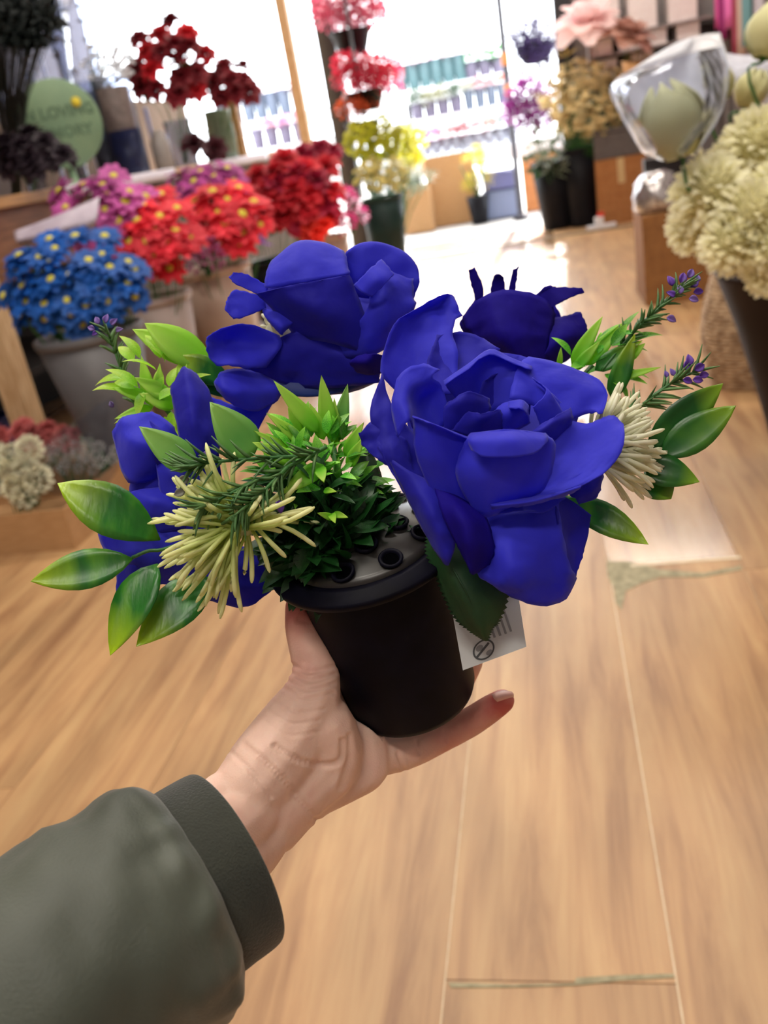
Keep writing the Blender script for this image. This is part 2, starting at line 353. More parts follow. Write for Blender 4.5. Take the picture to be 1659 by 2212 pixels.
struct(boxo('wall_back.001', (XL, YB, 3.35), (0.42, YB+0.15, CEIL), M_WALL, None, 0))
struct(boxo('trim_1', (0.26, YB-0.12, 0), (0.42, YB+0.05, 3.35), M_BLACKMETAL, None, 0.01))
struct(boxo('baseboard_right', (XR-0.015, YF, 0), (XR, YB, 0.09), M_WHITE, None, 0.003))
struct(boxo('baseboard_left', (XL, YF, 0), (XL+0.015, YB, 0.09), M_WHITE, None, 0.003))
struct(boxo('ground', (-30, YB, -0.1), (30, 45, -0.012), mat('paving', (188, 184, 178), (206, 202, 196), rough=0.9, scale=3), None, 0))

# added ceiling lights, never in view (fixture plus its lamp)
M_DIFF = bpy.data.materials.new('added_lamp_diffuser'); M_DIFF.use_nodes = True
_b = M_DIFF.node_tree.nodes['Principled BSDF']; _b.inputs['Emission Color'].default_value = (1, 0.93, 0.82, 1); _b.inputs['Emission Strength'].default_value = 4.0
for i, (x, y) in enumerate(ADDED_LAMPS):
    t = thing('added_ceiling_light', 'unseen white ceiling light panel added above the shop aisle', 'light', (x, y, CEIL), 'added ceiling lights over the aisle')
    boxo('housing', (x-0.66, y-0.17, CEIL-0.055), (x+0.66, y+0.17, CEIL), M_WHITE, t, 0.006)
    boxo('diffuser', (x-0.62, y-0.14, CEIL-0.065), (x+0.62, y+0.14, CEIL-0.050), M_DIFF, t, 0.004)
    la = bpy.data.lights.new('added_lamp', 'AREA'); la.shape = 'RECTANGLE'; la.size = 1.2; la.size_y = 0.26; la.energy = ADDED_LAMP_W; la.color = (1.0, 0.93, 0.83)
    lo = bpy.data.objects.new('added_lamp', la); COL.objects.link(lo); lo.location = (x, y, CEIL-0.07)

# ================================================================ THE POT IN THE HAND
u = math.cos(math.radians(28))*(-math.sin(math.radians(17.0))*CX + math.cos(math.radians(17.0))*CY) - math.sin(math.radians(28))*FW
RC = V(786, 1172, 0.452)
pot = thing('flower_pot', 'black plastic flower pot with a flanged rim, held up in the hand', 'pot', RC - u*0.104)
g = G(); g.lathe([(0.0, -0.104), (0.033, -0.104), (0.0355, -0.1025), (0.0368, -0.099), (0.0392, -0.05), (0.0402, -0.006), (0.0402, 0.0), (0.0382, 0.0), (0.037, -0.05), (0.034, -0.098), (0.0, -0.099)], 56, RC, u, cap=False); g.make('body', M_POT, pot)
g = G(); g.lathe([(0.0395, -0.010), (0.044, -0.0085), (0.0505, -0.006), (0.0515, -0.0035), (0.051, -0.0015), (0.046, -0.001), (0.0445, 0.001), (0.0395, 0.001), (0.0395, -0.010)], 56, RC, u, cap=False); g.make('rim', M_POT, pot)
# domed lid with raised rings round its holes
def dome(r): return 0.002 + 0.011*math.cos(min(r/0.042, 1)*PI/2)
tmpu = np.cross(u, FW); tmpu /= np.linalg.norm(tmpu); tmpv = np.cross(tmpu, u)
holes = [(0.0, 0.0)] + [(0.021*math.cos(a*PI/3+0.45), 0.021*math.sin(a*PI/3+0.45)) for a in range(6)] + [(0.0345*math.cos(a*PI/4.5+0.2), 0.0345*math.sin(a*PI/4.5+0.2)) for a in range(9)]
g = G(); g.lathe([(0.0405, -0.001)]+[(r, dome(r)) for r in np.linspace(0.0405, 0.0, 14)], 56, RC, u, cap=False); lid = g.make('lid', mat('lid_plastic', (26, 24, 24), (34, 32, 30), rough=0.34, spec=0.5), pot)
for (a, b) in holes:
    r = math.hypot(a, b); n0 = u*1.0 + (tmpu*a+tmpv*b)*(10 if r else 0); n0 /= np.linalg.norm(n0)
    c = RC + tmpu*a + tmpv*b + u*dome(r)
    g = G(); g.lathe([(0.0040, -0.001), (0.0058, 0.0002), (0.0062, 0.0016), (0.0052, 0.0024), (0.0042, 0.0014), (0.0036, -0.001)], 18, c, n0, cap=False); g.make('hole_ring', M_POT, lid)
    g = G(); g.lathe([(0.0, 0.0004), (0.0042, 0.0005)], 16, c, n0, cap=False); g.make('hole', mat('hole_dark', (4, 4, 6), rough=0.9, spec=0.0), lid)

# hanging card tag with its printed marks
tg = thing('hang_tag', 'white card tag with grey print tucked behind the serrated leaf on the pot', 'tag', V(1060, 1370, 0.437))
TD = lambda px, py: 0.430 + (1137-px)*0.00004
q = [(962, 1240), (1108, 1212), (1137, 1397), (1000, 1448)]
b0 = base(tg); vs = [V(x, y, TD(x, y))-b0 for x, y in q]; nn = np.cross(vs[1]-vs[0], vs[3]-vs[0]); nn /= np.linalg.norm(nn)
me = mesh('card', vs, [(0, 1, 2, 3)], M_TAGW, smooth=False); link('card', me, tg, th=0.0005)
sgn = 1 if nn @ FW < 0 else -1
def tagpt(px, py, lift=0.0006): 
    o0 = vs[0]+b0; rr = ray(px, py); tt = ((o0-CC) @ nn)/(rr @ nn); return CC + rr*tt + nn*sgn*lift - b0
for i, (a, b, w) in enumerate((((1083, 1302), (1104, 1364), 2.6), ((1072, 1308), (1093, 1369), 2.6), ((1061, 1316), (1081, 1373), 2.8), ((1050, 1322), (1069, 1377), 2.6), ((1040, 1330), (1057, 1380), 2.4))):
    d = np.array(b)-np.array(a); d = d/np.linalg.norm(d); p = np.array([-d[1], d[0]])*w
    Q = [np.array(a)+p, np.array(a)-p, np.array(b)-p, np.array(b)+p]
    me = mesh('printed_line', [tagpt(*z) for z in Q], [(0, 1, 2, 3)], M_INKP, smooth=False); link('printed_line', me, tg)
def ringpx(c, ax, ang, w, n=36):
    o = []; i_ = []
    for k in range(n):
        a = 2*PI*k/n; ca, sa = math.cos(a), math.sin(a)
        for lst, s in ((o, 1.0), (i_, 1.0-w)):
            x, y = ax[0]*ca*s, ax[1]*sa*s; lst.append((c[0]+x*math.cos(ang)-y*math.sin(ang), c[1]+x*math.sin(ang)+y*math.cos(ang)))
    return o, i_
o_, i_ = ringpx((1045, 1403), (26, 20), math.radians(-42), 0.16)
n = len(o_); link('warning_symbol', mesh('warning_symbol', [tagpt(*z) for z in o_+i_], [(k, (k+1) % n, n+(k+1) % n, n+k) for k in range(n)], M_INK, smooth=False), tg)
sym = G()
def quadpx(a, b, w):
    d = np.array(b, float)-np.array(a); d /= np.linalg.norm(d); p = np.array([-d[1], d[0]])*w
    return [np.array(a)+p, np.array(a)-p, np.array(b)-p, np.array(b)+p]
link('slash_bar', mesh('slash_bar', [tagpt(*z) for z in quadpx((1030, 1420), (1056, 1388), 2.4)], [(0, 1, 2, 3)], M_INK, smooth=False), tg)
for c, ax in (((1036, 1400), (9, 6)), ((1057, 1409), (8, 5))):
    o_, _ = ringpx(c, ax, math.radians(-42), 0.2, 18); link('symbol_mark', mesh('symbol_mark', [tagpt(*z, 0.0004) for z in o_], [tuple(range(18))], M_INKP, smooth=False), tg)

# ================================================================ BLUE ROSES
def rose(label, D, basepx, petals, centre_stem, m=None):
    t = thing('blue_rose', label, 'rose', V(*basepx), None)
    for i, pt in enumerate(petals):
        mm = pt[2] if len(pt) > 2 else (m or M_ROSE); ruf = pt[1] if len(pt) > 1 else 1.6
        patch('petal', pt[0], D, mm, t, 17, 17, ruf*1.8, seed=i*7+int(D*1000), edge=3.0)
    if centre_stem: stem_px('stem', centre_stem, 0.0021, M_STEM, t)
    return t
A, B_, C3 = M_ROSE, M_ROSE2, M_ROSE3
R1 = [
 ([[(870,860,25),(920,850,26),(985,840,22)],[(822,800,24),(890,770,32),(990,765,26)],[(850,702,32),(915,690,42),(978,722,32)],[(902,666,38),(945,662,46),(985,690,38)],[(948,640,40),(978,638,48),(998,684,42)]],2.5),
 ([[(930,850,16),(985,850,18),(1050,830,18)],[(925,780,24),(990,770,32),(1064,795,24)],[(945,724,30),(1010,718,38),(1080,752,28)]],2,B_),
 ([[(930,980,10),(920,1040,6),(935,1090,0)],[(850,880,15),(850,970,6),(888,1085,2)],[(826,805,20),(800,885,14),(812,955,10),(842,1012,6)]],2,B_),
 ([[(880,950,8),(892,1010,6),(905,1045,4)],[(812,912,12),(826,960,8),(842,1010,6)],[(774,936,14),(783,962,13),(806,985,10)]],1.5,B_),
 ([[(935,965,2),(950,930,8),(975,905,8)],[(896,928,-4),(910,870,8),(955,838,6)],[(882,910,-14),(884,845,-6),(935,812,0)],[(859,945,-11),(846,880,-7),(866,806,-2),(915,787,1),(950,800,4)]],1.2),
 ([[(945,1085,-2),(985,1098,-4),(1040,1112,-4)],[(900,990,-10),(950,1000,-16),(1015,1035,-10)],[(893,906,-12),(942,925,-19),(1014,953,-14)],[(890,900,-15),(940,918,-23),(1012,950,-17)]],1.4),
 ([[(1030,1115,-6),(1060,1116,-8),(1120,1095,-6)],[(985,1030,-14),(1060,1040,-22),(1180,1050,-14)],[(1000,965,-16),(1090,960,-26),(1200,965,-16)],[(1016,936,-17),(1098,928,-27),(1178,936,-17)]],1.0),
 ([[(1016,936,-17),(1098,928,-27),(1178,936,-17)],[(1010,950,-24),(1096,950,-35),(1184,948,-22)],[(1018,972,-25),(1050,988,-32),(1110,987,-35),(1154,980,-31),(1180,955,-24)]],0.5),
 ([[(1050,1085,2),(1130,1010,-2),(1200,900,2)],[(1080,1092,-6),(1190,1030,-8),(1262,915,0)],[(1110,1092,-12),(1240,1042,-16),(1312,960,-9),(1310,900,0)],[(1125,1086,-15),(1255,1051,-19),(1332,996,-15),(1349,928,-9),(1326,897,-1)]],2.2),
 ([[(1058,1086,-10),(1160,1072,-14),(1250,1045,-12)],[(1060,1092,-16),(1160,1080,-21),(1255,1051,-19)],[(1065,1100,-14),(1150,1090,-18),(1240,1066,-14)]],0.8),
 ([[(1045,1096,0),(1110,1075,0),(1180,1060,2)],[(1048,1106,-4),(1110,1096,-8),(1220,1072,-4)],[(1060,1114,-6),(1125,1104,-12),(1175,1106,-9),(1214,1082,-5)]],0.8),
 ([[(1210,1060,6),(1240,1040,6),(1290,1000,8)],[(1240,1075,4),(1275,1058,4),(1302,1022,8)],[(1250,1090,6),(1290,1072,8),(1303,1030,12)]],1.0,B_),
 ([[(1100,860,4),(1160,880,6),(1210,915,6)],[(1115,800,12),(1215,825,12),(1275,893,4)],[(1135,775,18),(1240,803,18),(1300,850,10),(1292,893,2)],[(1150,772,24),(1190,780,24),(1240,797,22),(1290,816,16),(1312,850,8),(1302,894,1)]],2.0),
 ([[(1000,890,12),(1055,890,16),(1130,870,12)],[(966,835,6),(1050,800,16),(1140,815,12)],[(958,823,4),(1012,786,6),(1058,756,14),(1100,772,16),(1150,792,14)],[(962,832,-2),(1012,796,0),(1056,766,8),(1100,782,10),(1148,800,9)]],1.5),
 ([[(960,945,4),(1010,935,4),(1055,925,4)],[(958,890,0),(1005,872,-4),(1060,884,2)],[(966,872,2),(1010,846,-4),(1056,860,2)]],1.0,B_),
 ([[(1060,925,4),(1100,935,2),(1145,915,4)],[(1068,890,0),(1105,895,-6),(1142,888,2)],[(1094,868,0),(1125,864,-4),(1143,876,0)],[(1098,882,-8),(1125,884,-11),(1138,898,-6)]],0.6),
 ([[(1020,905,14),(1080,905,16),(1145,895,12)],[(1040,835,12),(1090,815,18),(1150,835,14)],[(1055,815,12),(1095,800,16),(1145,812,13)]],1.0,B_),
 ([[(1150,985,2),(1200,975,4),(1232,930,4)],[(1120,950,-4),(1180,930,-10),(1238,900,-2)],[(1140,935,0),(1190,905,-8),(1232,880,0)]],1.0,B_),
 ([[(1180,960,6),(1230,930,6),(1215,870,8)],[(1160,900,0),(1195,860,2),(1160,825,8)],[(1150,880,-2),(1180,845,2),(1150,815,8)]],1.0),
 ([[(975,930,2),(1030,945,0),(1090,930,2)],[(1000,900,-2),(1040,910,-8),(1085,895,-4)],[(1012,888,-4),(1042,893,-9),(1078,884,-5)]],0.6,B_),
 ([[(1045,1096,2),(1120,1095,2),(1205,1075,3)],[(1035,1170,-4),(1120,1190,-13),(1215,1150,-3)],[(1032,1238,-6),(1120,1262,-12),(1232,1222,-2)],[(1056,1258,-4),(1095,1284,-6),(1132,1300,-3),(1174,1309,-2),(1221,1295,2),(1247,1248,4)]],2.6),
 ([[(1195,1060,6),(1240,1085,8),(1277,1112,8)],[(1206,1140,-2),(1240,1160,6),(1269,1160,9)],[(1224,1262,0),(1240,1252,6),(1256,1210,8)]],1.5,B_),
 ([[(935,1040,-4),(985,1070,-8),(1045,1105,-6)],[(955,1110,-12),(1005,1120,-22),(1062,1150,-10)],[(984,1170,-14),(1020,1185,-22),(1067,1192,-10)],[(1005,1212,-12),(1022,1240,-15),(1058,1219,-9)]],1.0,C3),
 ([[(836,985,6),(890,1020,-2),(945,1045,-4)],[(866,1050,2),(920,1085,-8),(968,1110,-8)],[(903,1125,0),(940,1140,-10),(982,1165,-8)],[(938,1188,0),(966,1221,-4),(982,1186,-6)]],1.0,B_),
 # rear guard petals, seen from other sides
 ([[(900,1010,20),(1060,1020,30),(1220,1010,20)],[(880,900,40),(1070,880,58),(1250,900,36)],[(900,800,48),(1080,760,66),(1260,820,40)]],3.0,B_),
 ([[(930,1040,14),(1060,1060,20),(1210,1030,16)],[(950,1130,16),(1080,1150,26),(1210,1110,18)],[(990,1200,14),(1090,1220,20),(1190,1190,14)]],2.0,B_),
]
rose('largest blue rose, open and facing the viewer over the front of the pot', 0.405, (1060, 1060, 0.425), R1, [(1040,1000,0.44),(960,1080,0.445),(880,1150,0.452),(850,1185,0.462)])
R2 = [
 ([[(572,622,-1),(615,618,-6),(673,607,-9),(757,592,-4)],[(574,592,2),(630,562,-4),(690,560,-4),(752,572,1)],[(590,560,10),(642,522,8),(700,525,8),(744,543,10)],[(612,566,26),(650,536,26),(700,534,26),(738,556,26)]],1.6),
 ([[(640,730,12),(710,740,6),(795,765,8)],[(588,668,4),(690,680,-10),(792,695,4)],[(560,640,0),(650,625,-12),(760,604,-4)],[(557,633,-4),(650,612,-12),(755,594,-5)]],1.4,B_),
 ([[(700,770,14),(790,772,8),(848,745,10)],[(780,690,2),(832,690,-3),(895,668,6)],[(800,640,-3),(845,615,-1),(894,640,8)],[(805,620,0),(840,590,4),(892,602,12)]],1.4),
 ([[(760,640,16),(820,650,16),(884,670,14)],[(745,570,10),(820,562,12),(902,622,12)],[(746,545,10),(778,526,14),(820,524,15),(872,544,15),(900,575,14),(906,602,12)],[(752,560,24),(820,540,26),(868,556,26),(894,590,24)]],1.4),
 ([[(764,616,-6),(782,632,-10),(804,642,-10)],[(796,584,-10),(815,602,-14),(832,614,-13)],[(825,560,-5),(840,577,-8),(852,592,-9)]],0.5),
 ([[(575,642,4),(580,618,4)],[(540,628,2),(558,605,4)],[(508,613,0),(525,590,2)],[(495,600,0),(504,588,0)]],0.8),
 ([[(575,665,5),(570,640,5)],[(540,681,0),(545,634,2)],[(508,689,-2),(508,626,0)],[(485,668,-2),(492,642,-1)]],0.8),
 ([[(566,664,6),(600,675,4),(640,692,4)],[(570,682,5),(605,705,1),(628,702,4)],[(590,705,6),(606,722,4),(616,716,6)]],0.6),
 ([[(604,725,10),(608,748,8),(575,795,8)],[(552,704,2),(562,745,8),(535,796,0)],[(514,700,-2),(512,740,6),(502,790,-6)],[(467,715,-5),(472,745,0),(468,789,-7)],[(445,730,-8),(446,752,-8),(453,773,-9)]],1.5),
 ([[(590,735,10),(660,715,8),(795,755,9)],[(540,790,15),(680,770,10),(822,790,12)],[(510,797,17),(590,822,19),(660,838,20),(740,836,19),(818,828,17)]],1.8,B_),
 ([[(520,800,22),(640,790,24),(810,790,22)],[(560,835,22),(660,852,20),(820,820,24)],[(600,846,26),(644,853,24),(709,853,26),(763,846,26),(812,826,28)]],1.0,mat('teal_blue_petal', (20, 40, 120), (24, 56, 140), rough=0.55, scale=16, transl=0.15)),
 ([[(600,866,12),(610,835,14),(566,808,14)],[(545,888,2),(535,850,-3),(520,796,4)],[(492,866,0),(486,845,-6),(478,803,-2)],[(470,842,2),(463,827,-2),(468,818,0)]],1.4),
 ([[(590,870,16),(570,905,14),(545,955,12)],[(530,880,8),(512,915,6),(500,960,8)],[(458,858,8),(460,900,8),(468,950,10)]],1.4),
 ([[(772,805,6),(800,810,4),(822,806,6)],[(756,782,0),(795,785,-6),(834,780,2)],[(782,766,-4),(806,764,-7),(834,768,-2)]],0.6,C3),
 ([[(600,740,30),(690,760,36),(800,740,30)],[(570,650,44),(700,650,54),(860,650,40)],[(590,570,46),(720,545,56),(870,570,42)]],3.0,B_),
]
rose('tall blue rose with a domed crest rising behind the leafy bush', 0.470, (690, 800, 0.49), R2, [(680,770,0.498),(705,900,0.498),(740,1060,0.49),(765,1160,0.478)])
R3 = [
 ([[(1080,775,-10),(1130,795,-16),(1180,795,-10)],[(1020,725,-8),(1100,720,-28),(1190,735,-10)],[(997,694,0),(1028,650,-10),(1078,628,-14),(1122,628,-12),(1174,644,-6),(1200,680,0)]],2.0,C3),
 ([[(1085,770,-8),(1070,750,-2)],[(1030,748,0),(1036,690,-10)],[(994,708,6),(998,688,4),(1026,648,4)]],1.0,C3),
 ([[(1150,795,-8),(1185,745,-12),(1180,685,-2)],[(1212,787,-2),(1224,730,-12),(1208,684,0)],[(1246,757,2),(1270,720,0),(1254,673,4)]],1.4,C3),
 ([[(1100,740,-6),(1160,740,-12),(1215,740,-6)],[(1110,792,-4),(1160,803,-10),(1212,788,-2)]],1.0,C3),
 ([[(1010,700,10),(1100,670,12),(1200,690,12)],[(1030,650,6),(1100,632,6),(1195,660,10)]],1.0,C3),
 ([[(1026,650,2),(1044,648,2)],[(1023,630,2),(1042,618,0)],[(1014,602,0),(1038,604,0)],[(1014,582,-2),(1025,577,-2)]],0.6),
 ([[(1058,642,4),(1092,640,4)],[(1062,610,2),(1090,608,2)],[(1067,597,0),(1077,592,-2),(1087,598,0)]],0.5),
 ([[(1098,636,4),(1112,634,4)],[(1103,605,2),(1116,606,2)],[(1108,584,0),(1119,576,0)]],0.5),
 ([[(1152,640,6),(1186,672,4)],[(1190,622,4),(1216,650,0)],[(1232,621,4),(1240,640,2)],[(1256,622,4),(1261,632,4)]],0.8),
 ([[(1156,638,4),(1170,630,4)],[(1178,620,4),(1196,620,4)],[(1190,617,6),(1200,622,6)]],0.5),
 ([[(1090,760,14),(1130,775,16),(1190,765,14)],[(1030,710,26),(1120,700,34),(1220,715,26)],[(1040,655,30),(1120,640,40),(1200,660,30)]],2.0,C3),
]
rose('dark indigo rose seen from behind with ragged petal ends sticking up', 0.525, (1120, 760, 0.525), R3, [(1120,760,0.53),(1060,900,0.52),(950,1050,0.50),(880,1125,0.478)], C3)
R4 = [
 ([[(394,988,0),(430,992,-4),(472,985,0)],[(378,895,2),(420,900,-8),(474,942,2)],[(369,845,5),(410,830,-2),(457,856,6)],[(384,812,6),(398,791,4),(426,809,8)]],1.4,B_),
 ([[(332,1036,0),(370,1010,-2),(396,972,0)],[(282,1045,0),(320,970,-12),(373,920,0)],[(260,1008,2),(275,940,-7),(331,891,0)],[(242,932,4),(262,903,1),(300,893,2)]],1.6),
 ([[(320,905,-2),(350,930,-8),(392,985,-2)],[(328,930,-6),(345,960,-12),(372,1000,-6)],[(322,960,-4),(330,985,-9),(345,1020,-4)]],0.8,B_),
 ([[(254,1074,2),(300,1058,-4),(380,1050,-4)],[(272,1110,-2),(330,1090,-12),(400,1090,-8)],[(290,1156,0),(340,1152,-4),(400,1140,-2)]],1.2),
 ([[(260,1100,4),(330,1120,0),(420,1120,2)],[(214,1142,3),(300,1160,-6),(420,1180,0)],[(226,1190,4),(300,1210,-8),(420,1230,0)],[(258,1250,6),(330,1262,0),(420,1262,4)]],1.6),
 ([[(262,1170,2),(300,1180,-4),(340,1190,0)],[(255,1205,2),(295,1225,-6),(340,1240,0)],[(250,1290,6),(290,1285,0),(340,1275,4)]],1.2,B_),
 ([[(380,1170,6),(480,1180,2),(590,1180,6)],[(400,1250,4),(500,1256,-7),(590,1240,4)],[(448,1296,6),(485,1306,0),(520,1312,0),(552,1303,1),(586,1276,4)]],1.6,B_),
 ([[(300,940,8),(380,960,2),(460,980,6)],[(276,1090,6),(370,1110,-2),(470,1120,4)],[(270,1230,8),(400,1240,4),(540,1220,8)]],2.0,B_),
 ([[(330,960,-2),(365,990,-6),(400,1010,-2)],[(340,1030,-8),(380,1040,-14),(420,1060,-6)],[(350,1090,-4),(390,1100,-10),(430,1110,-4)]],0.8),
 ([[(320,950,20),(400,960,26),(470,990,20)],[(290,1090,26),(390,1100,36),(500,1120,26)],[(300,1230,20),(400,1250,28),(540,1220,22)]],2.0,B_),
]
rose('blue rose at the side of the pot, half hidden behind the spidery flower', 0.452, (420, 1130, 0.465), R4, [(420,1130,0.47),(540,1120,0.468),(650,1130,0.462),(735,1165,0.455)])

# ================================================================ LEAVES, SPRAYS
t = thing('serrated_leaf', 'dark green serrated fabric leaf hanging over the side of the pot', 'leaf', V(930, 1150, 0.42))
patch('blade', [[(925,1150,10),(935,1150,9),(945,1150,10)],[(921,1190,9),(960,1185,0),(1020,1200,4)],[(940,1240,8),(985,1240,-4),(1085,1235,4)],[(960,1290,8),(1012,1290,-5),(1097,1283,3)],[(985,1338,8),(1030,1335,-3),(1080,1338,4)],[(1022,1368,6),(1042,1366,0),(1064,1358,4)],[(1046,1384,4),(1049,1385,3),(1052,1384,4)]], 0.412, M_DKLEAF, t, 15, 61, 0.5, 0.0004, 3, edge=1.5, serr=4.5)
g = G(); g.tube(crom([V(935,1150,.4212), V(985,1240,.4075), V(1012,1290,.4065), V(1049,1383,.4142)], 16), np.linspace(0.0007, 0.0002, 16), 5); g.make('midrib', M_DKLEAF, t)

def leaf_spray(label, stem, leaves, m=M_LEAF, cat='leaf spray', group=None, name='leaf_spray', ssz=0.0009):
    t = thing(name, label, cat, V(*stem[0]), group)
    stem_px('stem', stem, ssz, M_STEM, t)
    for lf in leaves:
        b, tp, w = lf[:3]; kw = lf[3] if len(lf) > 3 else {}
        mm = kw.pop('m', m)
        leaf_px('leaf', b, tp, w, mm, t, **kw)
        if 's' in dir(): pass
    return t
leaf_spray('spray of four glossy bamboo leaves with yellow green ends below the blue rose',
 [(480,1150,0.440),(420,1165,0.43),(352,1187,0.424),(320,1190,0.423),(285,1205,0.422)],
 [((346,1166,0.424),(124,1044,0.418),112,dict(bend=0.5,fold=0.2,tilt=0.3,wmax=0.5)), ((287,1207,0.422),(66,1256,0.415),88,dict(bend=-0.3,fold=0.25,wmax=0.46)),
  ((341,1218,0.424),(238,1416,0.414),98,dict(bend=0.35,fold=0.2,wmax=0.42,tilt=-0.3)), ((455,1248,0.434),(294,1397,0.418),104,dict(bend=0.35,fold=0.2,wmax=0.42,tilt=-0.2))])
leaf_spray('spray of five dark bamboo leaves with lime edges beside the pale spidery flower',
 [(1290,1010,0.452),(1340,1005,0.452),(1405,990,0.452),(1435,985,0.452)],
 [((1396,968,0.452),(1562,828,0.446),80,dict(bend=0.1,fold=0.2,tilt=0.4,wmax=0.45)), ((1428,985,0.45),(1590,876,0.442),80,dict(bend=-0.25,fold=0.2,wmax=0.42)),
  ((1392,1008,0.452),(1511,1041,0.446),74,dict(bend=0.3,fold=0.25,wmax=0.36)), ((1392,1020,0.455),(1450,1078,0.452),78,dict(bend=0.25,fold=0.25,wmax=0.5)),
  ((1208,1072,0.430),(1401,1176,0.414),70,dict(bend=0.3,fold=0.25,wmax=0.5,m=M_LEAF))], m=M_LEAFR)
leaf_spray('lime green pointed leaves standing up behind the tall blue rose',
 [(560,960,0.50),(500,850,0.502),(470,800,0.502)],
 [((455,800,0.500),(286,711,0.492),56,dict(bend=0.2,m=M_LIME,wmax=0.5)), ((470,805,0.498),(312,698,0.488),74,dict(bend=0.35,m=M_LIME,wmax=0.5)), ((500,830,0.498),(380,770,0.49),60,dict(bend=0.3,m=M_LEAF,wmax=0.5)), ((482,858,0.5),(400,765,0.492),56,dict(bend=-0.3,m=M_LEAF,wmax=0.5))])

def bush(label, centre, rad, n, spikes, D, m=M_BUSH, seed=1, Lpx=(34, 62), stem=None, name='leafy_bush', dirbias=(0, -0.35), low=None):
    t = thing(name, label, 'bush', V(*stem[0]) if stem else V(centre[0], centre[1]+rad[1], D))
    rs = random.Random(seed); pb = base(t)
    protos = []
    for k in range(6):
        vs, fs, tt = leafgeo(1.0, rs.uniform(0.30, 0.48), rs.uniform(0.3, 0.9), 0.3, 7, 0.9)
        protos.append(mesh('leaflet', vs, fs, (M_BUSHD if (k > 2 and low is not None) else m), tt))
    if stem: stem_px('stem', stem, 0.0016, M_STEM, t)
    for k in range(n):
        a = rs.uniform(0, 2*PI); rr = math.sqrt(rs.random())
        px = centre[0]+rad[0]*rr*math.cos(a); py = centre[1]+rad[1]*rr*math.sin(a)
        dz = -math.sqrt(max(0, 1-rr*rr))*rad[2]*rs.uniform(0.2, 1.0)
        P = V(px, py, D+dz)
        ox, oy = (px-centre[0])/rad[0]+dirbias[0]+rs.uniform(-.6, .6), (py-centre[1])/rad[1]+dirbias[1]+rs.uniform(-.6, .6)
        d = CX*ox - CY*oy + FW*(rs.uniform(-0.75, 0.15)); d /= np.linalg.norm(d)
        nr = -FW*0.5 + CY*0.7 + CX*rs.uniform(-.5, .5)
        if np.linalg.norm(np.cross(d, nr)) < 0.05: continue
        R = frame(d, nr); s = rs.uniform(*Lpx)*D/F
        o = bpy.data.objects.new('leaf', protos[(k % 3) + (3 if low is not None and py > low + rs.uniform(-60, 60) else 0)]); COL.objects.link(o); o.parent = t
        M = np.eye(4); M[:3, :3] = R*s; M[:3, 3] = P-pb; o.matrix_local = Matrix(M.tolist())
    for sp in spikes:
        b, tp, w = sp[:3]; leaf_px('leaf', b, tp, w*(1.0 if w > 60 else 0.8), sp[3] if len(sp) > 3 else M_LIME, t, bend=0.25, fold=0.3, wmax=0.34)
    return t
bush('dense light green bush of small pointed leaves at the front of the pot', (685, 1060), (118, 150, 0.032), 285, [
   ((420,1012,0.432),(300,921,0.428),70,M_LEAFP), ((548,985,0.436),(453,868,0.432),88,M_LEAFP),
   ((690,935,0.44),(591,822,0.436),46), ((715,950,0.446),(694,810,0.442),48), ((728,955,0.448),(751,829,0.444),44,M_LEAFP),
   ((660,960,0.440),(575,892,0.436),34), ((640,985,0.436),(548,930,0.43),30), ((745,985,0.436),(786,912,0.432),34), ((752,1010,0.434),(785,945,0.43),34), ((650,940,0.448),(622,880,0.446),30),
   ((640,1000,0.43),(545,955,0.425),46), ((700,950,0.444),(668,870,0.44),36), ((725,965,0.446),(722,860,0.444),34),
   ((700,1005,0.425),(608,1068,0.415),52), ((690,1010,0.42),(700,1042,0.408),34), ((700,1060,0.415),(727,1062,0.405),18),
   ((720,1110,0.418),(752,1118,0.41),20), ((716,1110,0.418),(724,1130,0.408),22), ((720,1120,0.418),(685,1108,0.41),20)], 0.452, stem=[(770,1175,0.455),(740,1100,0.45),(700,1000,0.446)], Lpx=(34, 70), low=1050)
t = thing('dark_leaf', 'large dark green leaf standing between the leafy bush and the open rose', 'leaf', V(770, 1210, 0.45))
patch('blade', [[(700,1215,2),(730,1225,0),(760,1220,4)],[(705,1170,0),(770,1180,-8),(815,1160,4)],[(735,1090,2),(790,1100,-6),(830,1080,8)],[(760,1020,6),(795,1020,0),(822,1020,10)],[(785,970,10),(792,968,9),(800,970,10)]], 0.438, M_DKLEAF, t, 11, 13, 0.8)
t = thing('dark_leaf', 'dark translucent leaf lying on the pot rim beneath the spidery flower', 'leaf', V(700, 1230, 0.45))
patch('blade', [[(700,1200,4),(705,1225,2),(700,1245,4)],[(640,1165,0),(645,1205,-6),(640,1250,2)],[(585,1165,2),(580,1205,-3),(590,1240,2)],[(556,1190,4),(556,1200,3),(558,1210,4)]], 0.437, M_DKLEAF, t, 9, 9, 0.5)
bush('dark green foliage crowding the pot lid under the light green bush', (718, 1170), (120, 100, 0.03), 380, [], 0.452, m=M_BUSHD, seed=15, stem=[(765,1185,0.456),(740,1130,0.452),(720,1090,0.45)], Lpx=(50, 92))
bush('lime green leafy bush behind the blue rose at the side', (335, 830), (75, 75, 0.02), 26, [
   ((330,880,0.492),(305,768,0.488),40), ((320,860,0.49),(243,838,0.486),36), ((330,880,0.49),(247,905,0.486),30), ((345,870,0.49),(345,785,0.486),30), ((370,860,0.488),(290,815,0.484),44), ((380,880,0.488),(300,850,0.484),44)], 0.495, m=M_LIME, seed=5, stem=[(480,1000,0.50),(400,930,0.498),(340,860,0.496)], Lpx=(46, 80), dirbias=(-.4, -.4))
